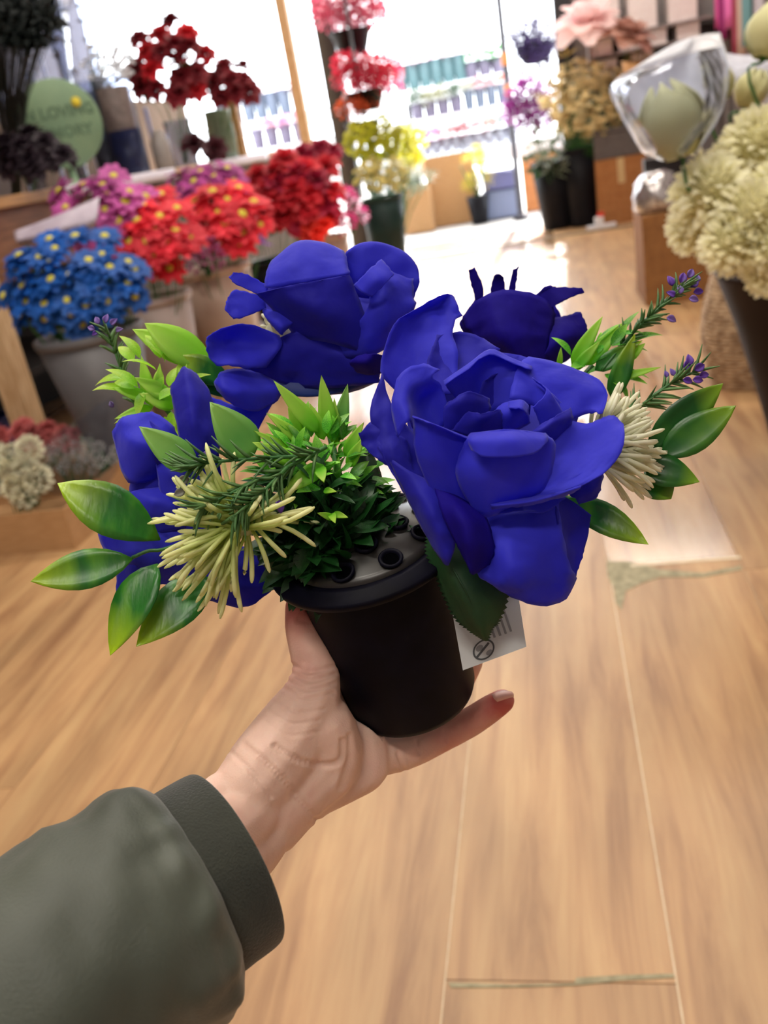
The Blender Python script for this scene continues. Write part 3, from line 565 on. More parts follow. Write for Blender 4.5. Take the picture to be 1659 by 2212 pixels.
bush('lime green leafy bush beside the dark indigo rose', (1300, 770), (80, 60, 0.02), 22, [
   ((1235,790,0.505),(1302,683,0.50),40), ((1262,790,0.505),(1346,697,0.50),44), ((1240,800,0.503),(1298,735,0.498),30), ((1285,800,0.502),(1388,735,0.497),48,M_LEAF), ((1320,860,0.50),(1372,720,0.495),56,M_LEAF), ((1330,820,0.50),(1428,793,0.496),22), ((1350,780,0.502),(1394,741,0.498),30), ((1207,795,0.505),(1212,750,0.50),16)], 0.51, m=M_BUSH, seed=8, stem=[(1130,960,0.50),(1200,880,0.505),(1280,790,0.508)], Lpx=(44, 80), dirbias=(.5, -.4))

def sprig(label, stem, nl, npx, m=M_NEEDLE, florets=(), name='rosemary_sprig', cat='sprig', seed=1, start=0.15, side=()):
    t = thing(name, label, cat, V(*stem[0])); rs = random.Random(seed); pb = base(t)
    lines = [stem]+list(side); gn = G()
    for ln in lines:
        P = crom([V(*p) for p in ln], 40)
        g = G(); g.tube(P, np.linspace(0.0011, 0.0005, 40), 6); g.make('stem', M_STEM if ln is stem else M_STEM, t)
        for k in range(nl):
            i = int((start+(1-start)*rs.random())*38); d = P[i+1]-P[i]; d /= np.linalg.norm(d)
            r = np.array([rs.gauss(0, 1) for _ in range(3)]); r -= d*(r @ d); r /= np.linalg.norm(r)
            L = npx*rs.uniform(0.6, 1.1)*depth(P[i])/F
            q = [P[i], P[i]+(d*0.75+r*0.65)*L*0.55, P[i]+(d*1.15+r*1.2)*L*0.72]
            gn.tube(crom(q, 4), [0.0006, 0.0009, 0.0007, 0.0002], 4)
    o = gn.make('needles', m, t); o['kind'] = 'stuff'
    for (px, py, d, w, ang, mm) in florets:
        vs, fs, tt = leafgeo(1.0, 0.62, 0.8, 0.9, 6, 0.8)
        Lm = 0.72*w*d/F; a = math.radians(ang); dirv = CX*math.cos(a)+CY*math.sin(a)-FW*0.2
        R = frame(dirv, -FW)*Lm; P = V(px, py, d)-pb
        link('floret', mesh('floret', [P+R @ np.array(v) for v in vs], fs, mm, tt), t, th=0.0005)
    return t
sprig('dark green rosemary sprig lying across the front over the spidery flower', [(705,965,0.422),(640,1000,0.415),(560,1035,0.408),(470,1080,0.40),(430,1100,0.397)], 44, 64, seed=2,
      side=[[(620,1010,0.412),(560,1070,0.404),(500,1120,0.398)], [(660,985,0.416),(560,990,0.41),(450,1000,0.404),(400,1015,0.402)]],
      florets=[(604,1080,0.408,44,-85,M_LAV2),(455,985,0.41,30,160,M_LAV),(410,1035,0.404,44,190,mat('faded_floret',(110,112,104),(130,130,120),rough=0.6)),(400,1060,0.402,40,200,mat('faded_floret',(110,112,104))),(500,1115,0.398,24,-60,M_NEEDLE),(475,1108,0.398,22,-100,M_NEEDLE)], start=0.05)
sprig('lavender sprig with pale florets leaning out before the blue daisies', [(330,960,0.512),(290,870,0.512),(262,800,0.512),(228,700,0.512)], 52, 40, seed=3, name='lavender_sprig',
      florets=[(205,712,0.51,26,160,M_LAV),(215,700,0.508,28,120,M_LAV),(228,698,0.508,30,80,M_LAV),(240,702,0.508,28,50,M_LAV),(250,715,0.51,24,20,M_LAV),(212,718,0.508,22,200,M_LAV2),(245,880,0.50,24,120,M_LAV),(285,862,0.50,20,60,M_LAV2)])
sprig('upper lavender sprig reaching up beside the lime leaves', [(1300,800,0.50),(1375,710,0.498),(1430,660,0.496),(1480,612,0.495)], 70, 44, seed=4, name='lavender_sprig',
      florets=[(1452,618,0.493,36,110,M_LAV2),(1470,612,0.492,38,70,M_LAV2),(1486,600,0.492,34,60,M_LAV),(1492,620,0.492,34,40,M_LAV2),(1498,632,0.492,34,10,M_LAV2),(1488,645,0.49,34,-10,M_LAV),(1440,686,0.49,34,-20,M_LAV),(1470,635,0.49,30,100,M_LAV),(1458,640,0.49,30,150,M_LAV2),(1505,610,0.494,26,80,M_LAV)])
sprig('lower lavender sprig with deep purple florets above the dark bamboo leaves', [(1330,920,0.475),(1400,865,0.475),(1450,828,0.475),(1505,800,0.475)], 44, 52, seed=5, name='lavender_sprig',
      florets=[(1480,800,0.472,36,75,M_LAV2),(1488,790,0.47,38,90,M_LAV2),(1500,800,0.47,40,30,M_LAV2),(1496,820,0.47,36,-5,M_LAV2),(1510,812,0.472,34,10,M_LAV2),(1475,820,0.47,34,-15,M_LAV2),(1455,812,0.472,26,110,M_LAV),(1440,815,0.473,22,100,M_LAV)])

def spider(label, c, D, strands, m, seed=1, name='spider_chrysanthemum'):
    t = thing(name, label, 'flower', V(c[0], c[1], D+0.01)); rs = random.Random(seed)
    g = G(); P = V(c[0], c[1], D); 
    for k in range(3):
        pass
    g.lathe([(0.0015, -0.006), (0.006, -0.004), (0.0075, 0.0), (0.006, 0.004), (0.001, 0.0055)], 16, P, -FW); g.make('centre', m, t)
    for (a0, a1, n, r0, r1, droop) in strands:
        for k in range(n):
            a = math.radians(a0+(a1-a0)*(k+rs.uniform(0.1, 0.9))/n); L = rs.uniform(r0, r1); z0 = rs.uniform(-0.016, 0.006)
            pts = []
            bx, by = rs.uniform(-14, 14), rs.uniform(-16, 16); w = rs.uniform(-0.34, 0.34)
            for s in (0.0, 0.3, 0.65, 0.9, 1.0):
                aa = a + w*s
                x = c[0]+bx*(1-s)+L*s*math.cos(aa); y = c[1]+by*(1-s)-L*s*math.sin(aa) + droop*s*s
                dz = z0*math.sin(s*PI*0.75)*1.4 + rs.uniform(-.002, .002)*s
                pts.append(V(x, y, D+dz))
            g = G(); g.tube(crom(pts, 9), [0.0006, 0.0008, 0.0010, 0.0011, 0.0012, 0.0012, 0.0012, 0.0010, 0.0004], 5); g.make('petal', m, t)
    return t
spider('cream and green spidery chrysanthemum hanging at the front over the bamboo leaves', (522, 1130), 0.418, [(112,172,26,110,190,0), (160,215,30,130,205,10), (208,262,32,130,200,15), (-8,40,16,70,170,0), (30,110,16,50,90,0), (-80,-30,4,90,130,20)], M_SPIDER, 3)
spider('pale cream spidery chrysanthemum fanning out beside the open rose', (1270, 975), 0.445, [(-42,62,96,110,172,0), (58,75,8,110,150,0)], M_SPIDER2, 6)
spider('pale spidery flower glimpsed behind the tall blue rose', (600, 720), 0.50, [(95,150,10,40,60,0)], M_SPIDER2, 9)

# ================================================================ THE PERSON: hand, wrist, sleeve
def cones(chain, sub=9):                    # chain of (px, py, depth, radius px)
    P = crom([tuple(V(a, b, d))+(r*d/F,) for a, b, d, r in chain], sub*(len(chain)-1)+1)
    return [(p[:3], max(p[3], 0.002)) for p in P]
balls = []
balls += cones([(648,1312,0.470,34),(664,1352,0.468,50),(676,1400,0.465,53),(682,1450,0.462,52),(672,1510,0.456,66),(640,1570,0.452,84)])
balls += cones([(640,1570,0.452,84),(590,1640,0.444,90),(540,1705,0.434,84)])
balls += cones([(690,1580,0.458,84),(700,1640,0.462,84),(640,1700,0.452,80),(580,1770,0.438,66)])
balls += cones([(780,1610,0.480,56),(790,1655,0.478,52),(740,1690,0.470,48),(665,1730,0.456,48),(600,1795,0.440,50)])
balls += cones([(480,1718,0.428,52),(430,1770,0.414,56),(380,1830,0.39,60)])
balls += cones([(540,1740,0.436,84),(500,1790,0.42,84),(430,1850,0.39,80)])
balls += cones([(585,1800,0.436,50),(545,1850,0.42,56),(480,1900,0.39,60)])
balls += cones([(790,1640,0.480,46),(880,1622,0.500,40),(955,1590,0.507,35),(1015,1560,0.506,33),(1058,1532,0.502,31),(1086,1514,0.499,27)])   # little finger
balls += cones([(780,1610,0.490,46),(880,1560,0.530,38),(970,1500,0.541,34),(1010,1440,0.541,30),(1020,1420,0.540,26)])                    # ring finger
balls += cones([(740,1580,0.486,48),(830,1490,0.534,38),(930,1410,0.545,34),(990,1350,0.542,30),(1004,1335,0.540,26)])                     # middle finger
balls += cones([(690,1540,0.476,50),(770,1430,0.528,38),(860,1340,0.540,34),(940,1280,0.538,28),(955,1268,0.537,25)])                      # index finger
person = thing('person', 'person reaching in with a bare left hand that grips the black pot, olive padded sleeve', 'person', V(560, 1760, 0.44))
gh = G(); ico = bmesh.new(); bmesh.ops.create_icosphere(ico, subdivisions=2, radius=1.0); iv = np.array([v.co[:] for v in ico.verts]); ifc = [[v.index for v in f.verts] for f in ico.faces]; ico.free()
for c, r in balls: gh.add(list(iv*r+c), ifc)
tmp = link('tmp', mesh('tmp', gh.v, gh.f)); rm = tmp.modifiers.new('r', 'REMESH'); rm.mode = 'VOXEL'; rm.voxel_size = 0.0010
ev = tmp.evaluated_get(bpy.context.evaluated_depsgraph_get()); me0 = ev.to_mesh()
hv = np.array([v.co[:] for v in me0.vertices]); hf = [tuple(p.vertices) for p in me0.polygons]; ed = np.array([e.vertices[:] for e in me0.edges])
ev.to_mesh_clear(); bpy.data.objects.remove(tmp)
cnt = np.zeros(len(hv)); np.add.at(cnt, ed[:, 0], 1); np.add.at(cnt, ed[:, 1], 1)
def lap(x):
    s = np.zeros_like(x); np.add.at(s, ed[:, 0], x[ed[:, 1]]); np.add.at(s, ed[:, 1], x[ed[:, 0]]); return s/cnt[:, None]
for i in range(14): hv = hv + 0.6*(lap(hv)-hv); hv = hv - 0.55*0.6*(lap(hv)-hv)*0.5
# keep the skin outside the pot
for it in range(1):
    w = hv-RC; h = w @ u; rad = w - np.outer(h, u); rl = np.linalg.norm(rad, axis=1); rp = 0.0371+(0.0402-0.0371)*np.clip((h+0.104)/0.104, 0, 1)+0.0004
    ins = (rl < rp) & (h > -0.1045) & (h < 0); bot = ins & (h < -0.098) & (rl < 0.034)
    side = ins & ~bot; hv[side] += rad[side]/rl[side][:, None]*(rp-rl)[side][:, None]; hv[bot] -= np.outer((h+0.1045)[bot], u)
# creases
def vnorm():
    N = np.zeros_like(hv)
    q = np.array([f for f in hf if len(f) == 4]); a = np.cross(hv[q[:, 2]]-hv[q[:, 0]], hv[q[:, 3]]-hv[q[:, 1]])
    for k in range(4): np.add.at(N, q[:, k], a)
    return N/(np.linalg.norm(N, axis=1)[:, None]+1e-12)
NV = vnorm(); dd = hv-CC; dep = dd @ FW; PX = 829.5+F*(dd @ CX)/dep; PY = 1106-F*(dd @ CY)/dep; face = (NV @ FW) < 0.1
creases = [([(632,1438),(668,1452),(720,1440)],4,.0007),([(628,1452),(670,1470),(722,1456)],4,.0008),([(622,1470),(668,1490),(722,1476)],3,.0006),([(612,1486),(660,1508),(720,1498)],3,.0005),([(590,1516),(640,1538),(700,1532)],3,.0004),([(580,1536),(630,1562),(690,1556)],3,.0004),([(575,1560),(625,1588),(690,1580)],3,.0003),
 ([(645,1340),(690,1345)],4,.0003),([(740,1600),(735,1640),(700,1652),(640,1640),(595,1612)],5,.0010),([(755,1590),(752,1640),(735,1700)],5,.0009),([(860,1628),(872,1660)],4,.0008),([(900,1600),(905,1625)],3,.0006),
 ([(530,1610),(590,1660),(640,1720),(688,1776)],5,.0010),([(500,1625),(545,1668),(585,1720)],4,.0006),([(760,1640),(748,1690)],6,.0004),([(960,1580),(965,1600)],3,.0005),([(1030,1545),(1040,1565)],3,.0004)]
for pl, sg, am in creases:
    Pq = crom([p+(0,) for p in pl], 24)[:, :2]
    d2 = np.min((PX[:, None]-Pq[None, :, 0])**2+(PY[:, None]-Pq[None, :, 1])**2, axis=1)
    hv -= NV*(face*am*1.05*np.exp(-d2/(2*sg*sg)))[:, None]
    d2r = np.exp(-((np.sqrt(d2)-sg*2.2)**2)/(2*sg*sg)); hv += NV*(face*am*0.35*d2r)[:, None]
red = np.exp(-((PX-650)**2+(PY-1300)**2)/(2*48**2))*1.0 + np.exp(-((PX-1095)**2+(PY-1510)**2)/(2*50**2))*1.0 + 0.45*np.exp(-((PX-980)**2+(PY-1590)**2)/(2*60**2)) + 0.25*np.exp(-((PX-620)**2+(PY-1450)**2)/(2*50**2))
M_SKIN = mat('skin', (226, 188, 170), (236, 202, 184), rough=0.5, scale=60, tip=(196, 96, 88), tip0=0.0, tip1=1.0, bump=0.12, bscale=900, spec=0.4)
_sk = M_SKIN.node_tree.nodes['Principled BSDF']; _sk.inputs['Subsurface Weight'].default_value = 0.12; _sk.inputs['Subsurface Radius'].default_value = (0.006, 0.0025, 0.0012); _sk.inputs['Subsurface Scale'].default_value = 1.0
pb = base(person)
link('hand', mesh('hand', hv-pb, hf, M_SKIN, np.clip(red, 0, 1)), person)
patch('fingernail', [[(1062,1500,0),(1066,1508,-3),(1074,1516,-3)],[(1084,1492,0),(1092,1500,-4),(1098,1508,-3)],[(1104,1494,1),(1109,1499,-1),(1109,1506,0)]], 0.4895, mat('nail', (226, 178, 166), rough=0.3), person, 7, 7, 0, 0.0004)
# sleeve: lofted along the forearm
ax = math.cos(math.radians(33))*(0.91*CX+0.41*CY) + math.sin(math.radians(33))*FW; ax /= np.linalg.norm(ax)
ux = np.cross(ax, FW); ux /= np.linalg.norm(ux); wx = np.cross(ux, ax)
S0 = V(502, 1853, 0.388)
def sleeve(name, secs, m, wr, seed, n=96, wav=1.0):
    vs = []; 
    L = crom(secs, 60)
    for i, (s, r, ox, oy) in enumerate(L):
        c = S0 - ax*s + (CX*ox-CY*oy)*0.4/F
        for j in range(n):
            a = 2*PI*j/n; d = ux*math.cos(a)+wx*math.sin(a); p = c+d*r
            k = noise.noise(Vector((s*42+seed, math.cos(a)*1.1, math.sin(a)*1.1)))*wr + noise.noise(Vector((s*120+seed, math.cos(a)*2.2+s*20, math.sin(a)*2.2)))*wr*0.45*wav
            if wav > 1: k += 0.0011*math.sin(15*a+3*noise.noise(Vector((s*30, math.cos(a)*2, math.sin(a)*2))))*math.exp(-abs(s-0.030)/0.012) + 0.0016*math.sin(s*190+2.2*math.sin(a*2+1))*math.exp(-abs(s-0.05)/0.03)
            vs.append(p + d*k - pb)
    fs = [(i*n+j, i*n+(j+1) % n, (i+1)*n+(j+1) % n, (i+1)*n+j) for i in range(len(L)-1) for j in range(n)]
    return link(name, mesh(name, vs, fs, m), person, th=0.0016, off=-1)
M_SLEEVE = mat('olive_nylon', (56, 62, 52), (70, 76, 65), rough=0.55, scale=14, bump=0.1, bscale=700, sheen=0.2)
M_CUFF = mat('olive_rib', (32, 36, 28), (42, 46, 36), rough=0.85, scale=40, bump=0.3, bscale=900, sheen=0.3)
sleeve('cuff', [(0.004, 0.0372, 0, 0), (0.0, 0.0398, 0, 0), (0.003, 0.0412, 0, 0), (0.014, 0.0412, 0, 0), (0.026, 0.0405, 0, 0), (0.034, 0.038, 0, 0)], M_CUFF, 0.0006, 3)
sleeve('sleeve', [(0.026, 0.0385, 0, 0), (0.0215, 0.0415, 0, 0), (0.0235, 0.0462, 0, 0), (0.031, 0.0505, 2, 2), (0.052, 0.0540, 4, 8), (0.09, 0.0550, 0, 34), (0.14, 0.056, -6, 66), (0.20, 0.057, -10, 100), (0.27, 0.058, -10, 130)], M_SLEEVE, 0.0042, 11, wav=1.3)

# ================================================================ SHOP STOCK: generators
def petal_grid(L, W, cup, n=4, k=3, lift=0.3, z0=0.0, r0=0.05, notch=0.0):
    vs = []; t = []
    for i in range(n+1):
        s = i/n; w = W*(math.sin(PI*min(1, s*0.86+0.08)))**0.7/2
        for j in range(k):
            x = (j/(k-1)*2-1)
            y = r0+L*s - notch*L*(abs(x) < 0.5)*(i == n)
            vs.append((x*w, y, z0+lift*L*s - cup*L*s*s + 0.18*abs(x)*w)); t.append(s)
    return vs, [(i*k+j, i*k+j+1, (i+1)*k+j+1, (i+1)*k+j) for i in range(n) for j in range(k-1)], t
def rotz(vs, a): c, s = math.cos(a), math.sin(a); return [(x*c-y*s, x*s+y*c, z) for x, y, z in vs]
def rotx(vs, a): c, s = math.cos(a), math.sin(a); return [(x, y*c-z*s, y*s+z*c) for x, y, z in vs]
def hub(g, k, c=(0, 0, -0.05)):
    # joins every petal to a small receptacle point; k = (first vertex of each petal)
    n = len(g.v); g.v.append(c); g.t.append(0.0); g.f += [(i, i+1, n) for i in k]
def daisy_me(m, seed=0):
    ks = []; g = G(); rs = random.Random(seed)
    for lay, (n, L, li) in enumerate(((9, 0.95, 0.15), (8, 0.8, 0.42))):
        for k in range(n):
            v, f, t = petal_grid(L*rs.uniform(.9, 1.05), 0.52, rs.uniform(.1, .4), 4, 3, li, 0.02*lay, 0.06)
            ks.append(len(g.v)); g.add(rotz(v, 2*PI*(k+0.5*lay)/n+rs.uniform(-.1, .1)), f, t)
    hub(g, ks)
    return mesh('flower_head', g.v, g.f, m, g.t)
def dome_me(m, r=0.24):
    g = G(); g.lathe([(r, 0.02), (r*0.95, 0.10), (r*0.6, 0.17), (0.0, 0.19)], 10, cap=False); return mesh('centre', g.v, g.f, m, g.t)
def rose_me(m, seed=0, open_=1.0):
    ks = []; g = G(); rs = random.Random(seed)
    for lay, (n, r, tilt, L, W) in enumerate(((3, 0.05, 1.45, 0.62, 0.5), (4, 0.10, 1.25, 0.68, 0.62), (5, 0.14, 0.95, 0.78, 0.8), (6, 0.16, 0.55, 0.86, 0.9), (6, 0.16, 0.15, 0.9, 0.95))):
        for k in range(n):
            v, f, t = petal_grid(L, W, 0.35+0.1*lay, 4, 5, 0.25, 0.0, 0.0)
            v = rotx(v, tilt*open_+rs.uniform(-.08, .08)); v = [(x, y+r, z) for x, y, z in v]
            ks.append(len(g.v)); g.add(rotz(v, 2*PI*(k+0.37*lay)/n+rs.uniform(-.15, .15)), f, t)
    hub(g, ks, (0, 0, -0.1))
    g.v = [(x, y, z-0.15) for x, y, z in g.v]
    return mesh('rose_head', g.v, g.f, m, g.t)
def puff_me(m, seed=0, n=42, L=0.34, W=0.30):
    ks = []; g = G(); rs = random.Random(seed)
    for k in range(n):
        z = 1-1.55*(k+0.5)/n; a = k*2.39996+rs.uniform(-.2, .2); r = math.sqrt(max(0, 1-z*z))
        d = np.array([r*math.cos(a), r*math.sin(a), z]); R = frame(d*0.75+np.array([0, 0, 0.35]), d+np.array([0.01, .02, 0.6]))
        v, f, t = petal_grid(L*rs.uniform(.8, 1.1), W, 0.5, 3, 3, 0.2, 0, -0.04); ks.append(len(g.v)); g.add([R @ np.array(q)+d*0.68 for q in v], f, t)
    hub(g, ks, (0, 0, 0))
    return mesh('flower_head', g.v, g.f, m, g.t)
def floret_me(m, seed=0, n=5):
    ks = []; g = G(); rs = random.Random(seed)
    for q in range(4):
        c = np.array([rs.uniform(-.5, .5), rs.uniform(-.5, .5), rs.uniform(-.2, .3)]); R = frame([rs.uniform(-1, 1), rs.uniform(-1, 1), .2], [rs.uniform(-.5, .5), rs.uniform(-.5, .5), 1])
        for k in range(n):
            v, f, t = petal_grid(0.5, 0.42, 0.2, 2, 3, 0.35, 0, 0.02); ks.append(len(g.v)); g.add([R @ np.array(x)+c for x in rotz(v, 2*PI*k/n)], f, t)
    hub(g, ks, (0, 0, -.5))
    return mesh('blossom', g.v, g.f, m, g.t)
def spike_me(m, seed=0):
    ks = []; g = G(); rs = random.Random(seed)
    for k in range(7):
        v, f, t = leafgeo(1.0, 0.16, rs.uniform(.1, .6), 0.3, 4); v = rotx(v, rs.uniform(0.2, 1.2)); ks.append(len(g.v)); g.add(rotz(v, k*0.9), f, t)
    hub(g, ks)
    return mesh('leaf_spike', g.v, g.f, m, g.t)
M_FOL = mat('foliage_green', (22, 64, 24), (48, 96, 36), rough=0.6, scale=9, transl=0.15)
M_YCEN = mat('yellow_centre', (206, 196, 60), (222, 212, 80), rough=0.7, scale=50)
def petm(name, c, v=18, tr=0.25): return mat('petal_'+name, c, tuple(min(255, x+v) for x in c), rough=0.6, scale=3, transl=tr, rand=0.22)
def spread(n, seed):
    rs = random.Random(seed); out = []
    for k in range(n):
        r = math.sqrt((k+0.5)/n); a = k*2.39996+seed; out.append((r*math.cos(a)+rs.uniform(-.09, .09), r*math.sin(a)+rs.uniform(-.09, .09)))
    return out
def bunch(name, label, cat, c, r, d, n, protos, size, foot, centre=None, group=None, seed=1, rz=None, fol=26, folm=None, face=(0.35, 0.55, 0.5), part='flower_head', stems=True, folsz=None, sm=None):
    """heads spread over a dome of pixel centre c and radii r at depth d; foot = where the stems meet"""
    foot = np.array(foot, float); t = thing(name, label, cat, foot, group); rs = random.Random(seed*13+1)
    rz = (rz if rz is not None else 0.7*min(r)*d/F); gs = G(); s0 = size*d/F
    for i, (x, y) in enumerate(spread(n, seed)):
        rr = min(1, x*x+y*y); P = V(c[0]+r[0]*x, c[1]+r[1]*y, d-rz*math.sqrt(1-rr)+rs.uniform(-.1, .1)*rz)
        dirv = (CX*x*0.9 - CY*y*0.7)*face[0]*1.6 - FW*face[1] + upv*face[2] + np.array([rs.gauss(0, .16) for _ in range(3)])
        q = Vector(dirv).to_track_quat('Z', 'Y') @ Vector((0, 0, 1)).rotation_difference(Vector((0, 0, 1)))
        s = s0*rs.uniform(0.85, 1.12)
        o = link(part, protos[i % len(protos)], t, P-foot, (q.to_matrix() @ Matrix.Rotation(rs.uniform(0, 6.28), 3, 'Z')), s)
        if centre is not None: link('centre', centre, o)
        if stems: gs.tube([P-foot, (P-foot)*0.5+np.array([0, 0, 0.08*np.linalg.norm(P-foot)]), np.zeros(3)+np.array([rs.uniform(-.02, .02), rs.uniform(-.02, .02), 0])], 0.0022, 4, False)
    if stems:
        o = link('stems', mesh('stems', gs.v, gs.f, sm or M_STEM), t); o['kind'] = 'stuff'
    if fol:
        gf = G(); fs_ = (folsz or size*0.9)*d/F
        for k in range(fol):
            a = rs.uniform(0, 2*PI); rr = math.sqrt(rs.random()); P = V(c[0]+r[0]*rr*math.cos(a)*0.95, c[1]+r[1]*(0.25+0.85*rr*math.sin(a)), d+rs.uniform(-.3, .5)*rz)
            dv = np.array([rs.gauss(0, 1), rs.gauss(0, 1), rs.gauss(0.2, .7)]); R = frame(dv, -FW+upv*rs.uniform(-.5, 1)+np.array([.01, .02, .03]))
            v, f, tt = leafgeo(1.0, 0.5, rs.uniform(.2, .8), 0.25, 4); gf.add([R @ np.array(x)*fs_*rs.uniform(.7, 1.3)+P-foot for x in v], f, tt)
        o = link('foliage', mesh('foliage', gf.v, gf.f, folm or M_FOL, gf.t), t); o['kind'] = 'stuff'
    return t
def bucket(label, rim, d, rpx, m, r0=0.65, h=None, cat='bucket', name='flower_bucket', group=None, z0=0.0, ring=True):
    P = V(rim[0], rim[1], d); R = rpx*d/F; hh = P[2]-z0 if h is None else h
    t = thing(name, label, cat, (P[0], P[1], P[2]-hh), group); g = G()
    g.lathe([(0, 0), (R*r0*0.96, 0), (R*r0, hh*0.02), (R*(r0+(1-r0)*0.5), hh*0.5), (R*0.985, hh*0.95), (R*0.95, hh*0.95), (R*(r0+(1-r0)*0.5)-0.006, hh*0.5), (R*r0-0.006, hh*0.03), (0, hh*0.025)], 36, cap=False)
    link('body', mesh('body', g.v, g.f, m), t)
    g = G(); g.lathe([(R*0.95, hh*0.945), (R*0.99, hh*0.94), (R*1.03, hh*0.96), (R*1.035, hh*0.99), (R*1.0, hh), (R*0.95, hh*0.985), (R*0.95, hh*0.945)], 36, cap=False)
    link('rim', mesh('rim', g.v, g.f, m), t)
    return t, np.array([P[0], P[1], P[2]-hh*0.85])
def cardbox(label, a, w, dp, h, m=M_CARD, flaps=(), tape=False, rot=0.0, name='cardboard_box'):
    """a = front edge corner nearest the low-x side, on the floor"""
    t = thing(name, label, 'box', a, None, (0, 0, rot)); th = 0.006
    def pb(nm, lo, hi): g = G(); g.box(lo, hi, 0.0015); return link(nm, mesh(nm, g.v, g.f, m, smooth=False), t)
    pb('bottom_panel', (0, 0, 0), (w, dp, th)); pb('front_panel', (0, 0, th), (w, th, h)); pb('rear_panel', (0, dp-th, th), (w, dp, h))
    pb('side_panel', (0, th, th), (th, dp-th, h)); pb('side_panel', (w-th, th, th), (w, dp-th, h))
    for fl in flaps:
        if fl == 'closed': pb('flap', (0, 0, h), (w, dp/2-0.002, h+th)); pb('flap', (0, dp/2+0.002, h), (w, dp, h+th)); continue
        L = {'front': w, 'rear': w, 'low': dp, 'high': dp}[fl[0]]; dl = fl[1]; an = fl[2]
        g = G(); g.box((0, 0, 0), (L, th, dl), 0.001); v = rotx(g.v, an)
        off = {'front': ((0, 0, h), 0), 'rear': ((w, dp, h), PI), 'low': ((0, dp, h), -PI/2), 'high': ((w, 0, h), PI/2)}[fl[0]]
        v = [tuple(np.array(q)+np.array(off[0])) for q in rotz(v, off[1])]
        link('flap', mesh('flap', v, g.f, m, smooth=False), t)
    if tape:
        g = G(); g.box((w*0.43, -0.0012, h*0.62), (w*0.57, 0.0, h), 0); link('tape', mesh('tape', g.v, g.f, M_TAPE, smooth=False), t)
        g = G(); g.box((w*0.43, 0, h+th), (w*0.57, dp, h+th+0.0012), 0); link('tape', mesh('tape', g.v, g.f, M_TAPE, smooth=False), t)
    return t
M_CLEAR = clear_mat('clear_cellophane', milk=0.02, gloss=0.05)
M_CLEARW = clear_mat('milky_cellophane', milk=0.95, gloss=0.15)
M_GLARE = mat('cellophane_glare', (244, 246, 252), rough=0.25, transl=0.5)  # opaque white stands for the blown highlight on the clear tulip sleeve
M_STREAK = mat('cellophane_highlight', (206, 218, 248), (228, 236, 252), rough=0.3, transl=0.5)  # pale blue stands for the highlight along cellophane edges
M_GLASS = clear_mat('clear_glass', gloss=0.18, milk=0.03, rough=0.05)
M_BKT_GREY = mat('grey_bucket', (88, 88, 92), (98, 98, 102), rough=0.5, scale=6)
M_BKT_TAUPE = mat('taupe_bucket', (150, 134, 128), (164, 148, 142), rough=0.45, scale=6)
M_BKT_BEIGE = mat('beige_bucket', (182, 158, 142), (196, 174, 158), rough=0.45, scale=6)
M_BKT_BLACK = mat('black_bucket', (14, 14, 20), (22, 22, 28), rough=0.5, scale=6, spec=0.15)
M_BKT_GREEN = mat('dark_green_bucket', (16, 34, 32), (26, 48, 46), rough=0.5, scale=6, spec=0.2)

# ================================================================ LEFT COUNTER AND WHAT STANDS ON IT
CXF, CZ = -2.12, 1.135
ct = thing('display_counter', 'long wooden display counter along the wall with a worn light edge', 'counter', (-2.5, 5.6, 0))
boxo('top', (-3.0, 3.0, CZ-0.045), (CXF, 8.1, CZ), M_COUNTER, ct, 0.004)
boxo('front_panel', (CXF-0.05, 3.0, CZ-0.32), (CXF-0.03, 4.55, CZ-0.045), M_DKWOOD, ct, 0.002)
boxo('front_panel', (CXF-0.06, 4.56, 0.10), (CXF-0.04, 8.05, CZ-0.045), M_GREYTARP, ct, 0.002)
boxo('rear_panel', (-2.98, 3.0, 0.0), (-2.95, 8.1, CZ-0.045), mat('dark_board', (30, 26, 26), rough=0.8), ct, 0.002)
boxo('shelf', (-2.95, 3.0, 0.38), (-2.3, 4.55, 0.41), mat('dark_board', (30, 26, 26)), ct, 0.002)
for y in (3.22, 4.5, 6.3, 8.0): boxo('leg', (CXF-0.10, y-0.05, 0), (CXF-0.0, y+0.05, CZ-0.045), M_PALEWOOD if y < 4 else M_DKWOOD, ct, 0.004)
for y in (3.1, 8.0): boxo('leg', (-2.94, y-0.04, 0), (-2.86, y+0.04, CZ-0.045), M_DKWOOD, ct, 0.004)
def onc(px, py, X): P = atX(px, py, X); return np.array([P[0], P[1], CZ])
for nm, lab, px0, px1, dz in (('paper_sheet', 'long white paper strip lying over the counter edge under the green sign', 118, 372, 0.028), ('paper_sheet', 'short bright white paper strip at the far end of the counter edge', 462, 580, 0.022)):
    y0, y1 = atX(px0, 378, CXF)[1], atX(px1, 350, CXF)[1]; t = thing(nm, lab, 'paper', (CXF, (y0+y1)/2, CZ)); g = G()
    prof = [(-0.22, 0.001), (-0.05, 0.0015), (0.002, 0.001), (0.006, -0.004), (0.007, -0.025), (0.009, -0.055)]
    n = len(prof); k = 10; vs = [(prof[i][0], (y1-y0)*(j/(k-1)-0.5), prof[i][1]+0.0015*math.sin(j*2.1)*(i > 3)) for j in range(k) for i in range(n)]
    link('sheet', mesh('sheet', vs, [(j*n+i, j*n+i+1, (j+1)*n+i+1, (j+1)*n+i) for j in range(k-1) for i in range(n-1)], M_PAPER), t, th=0.0006)
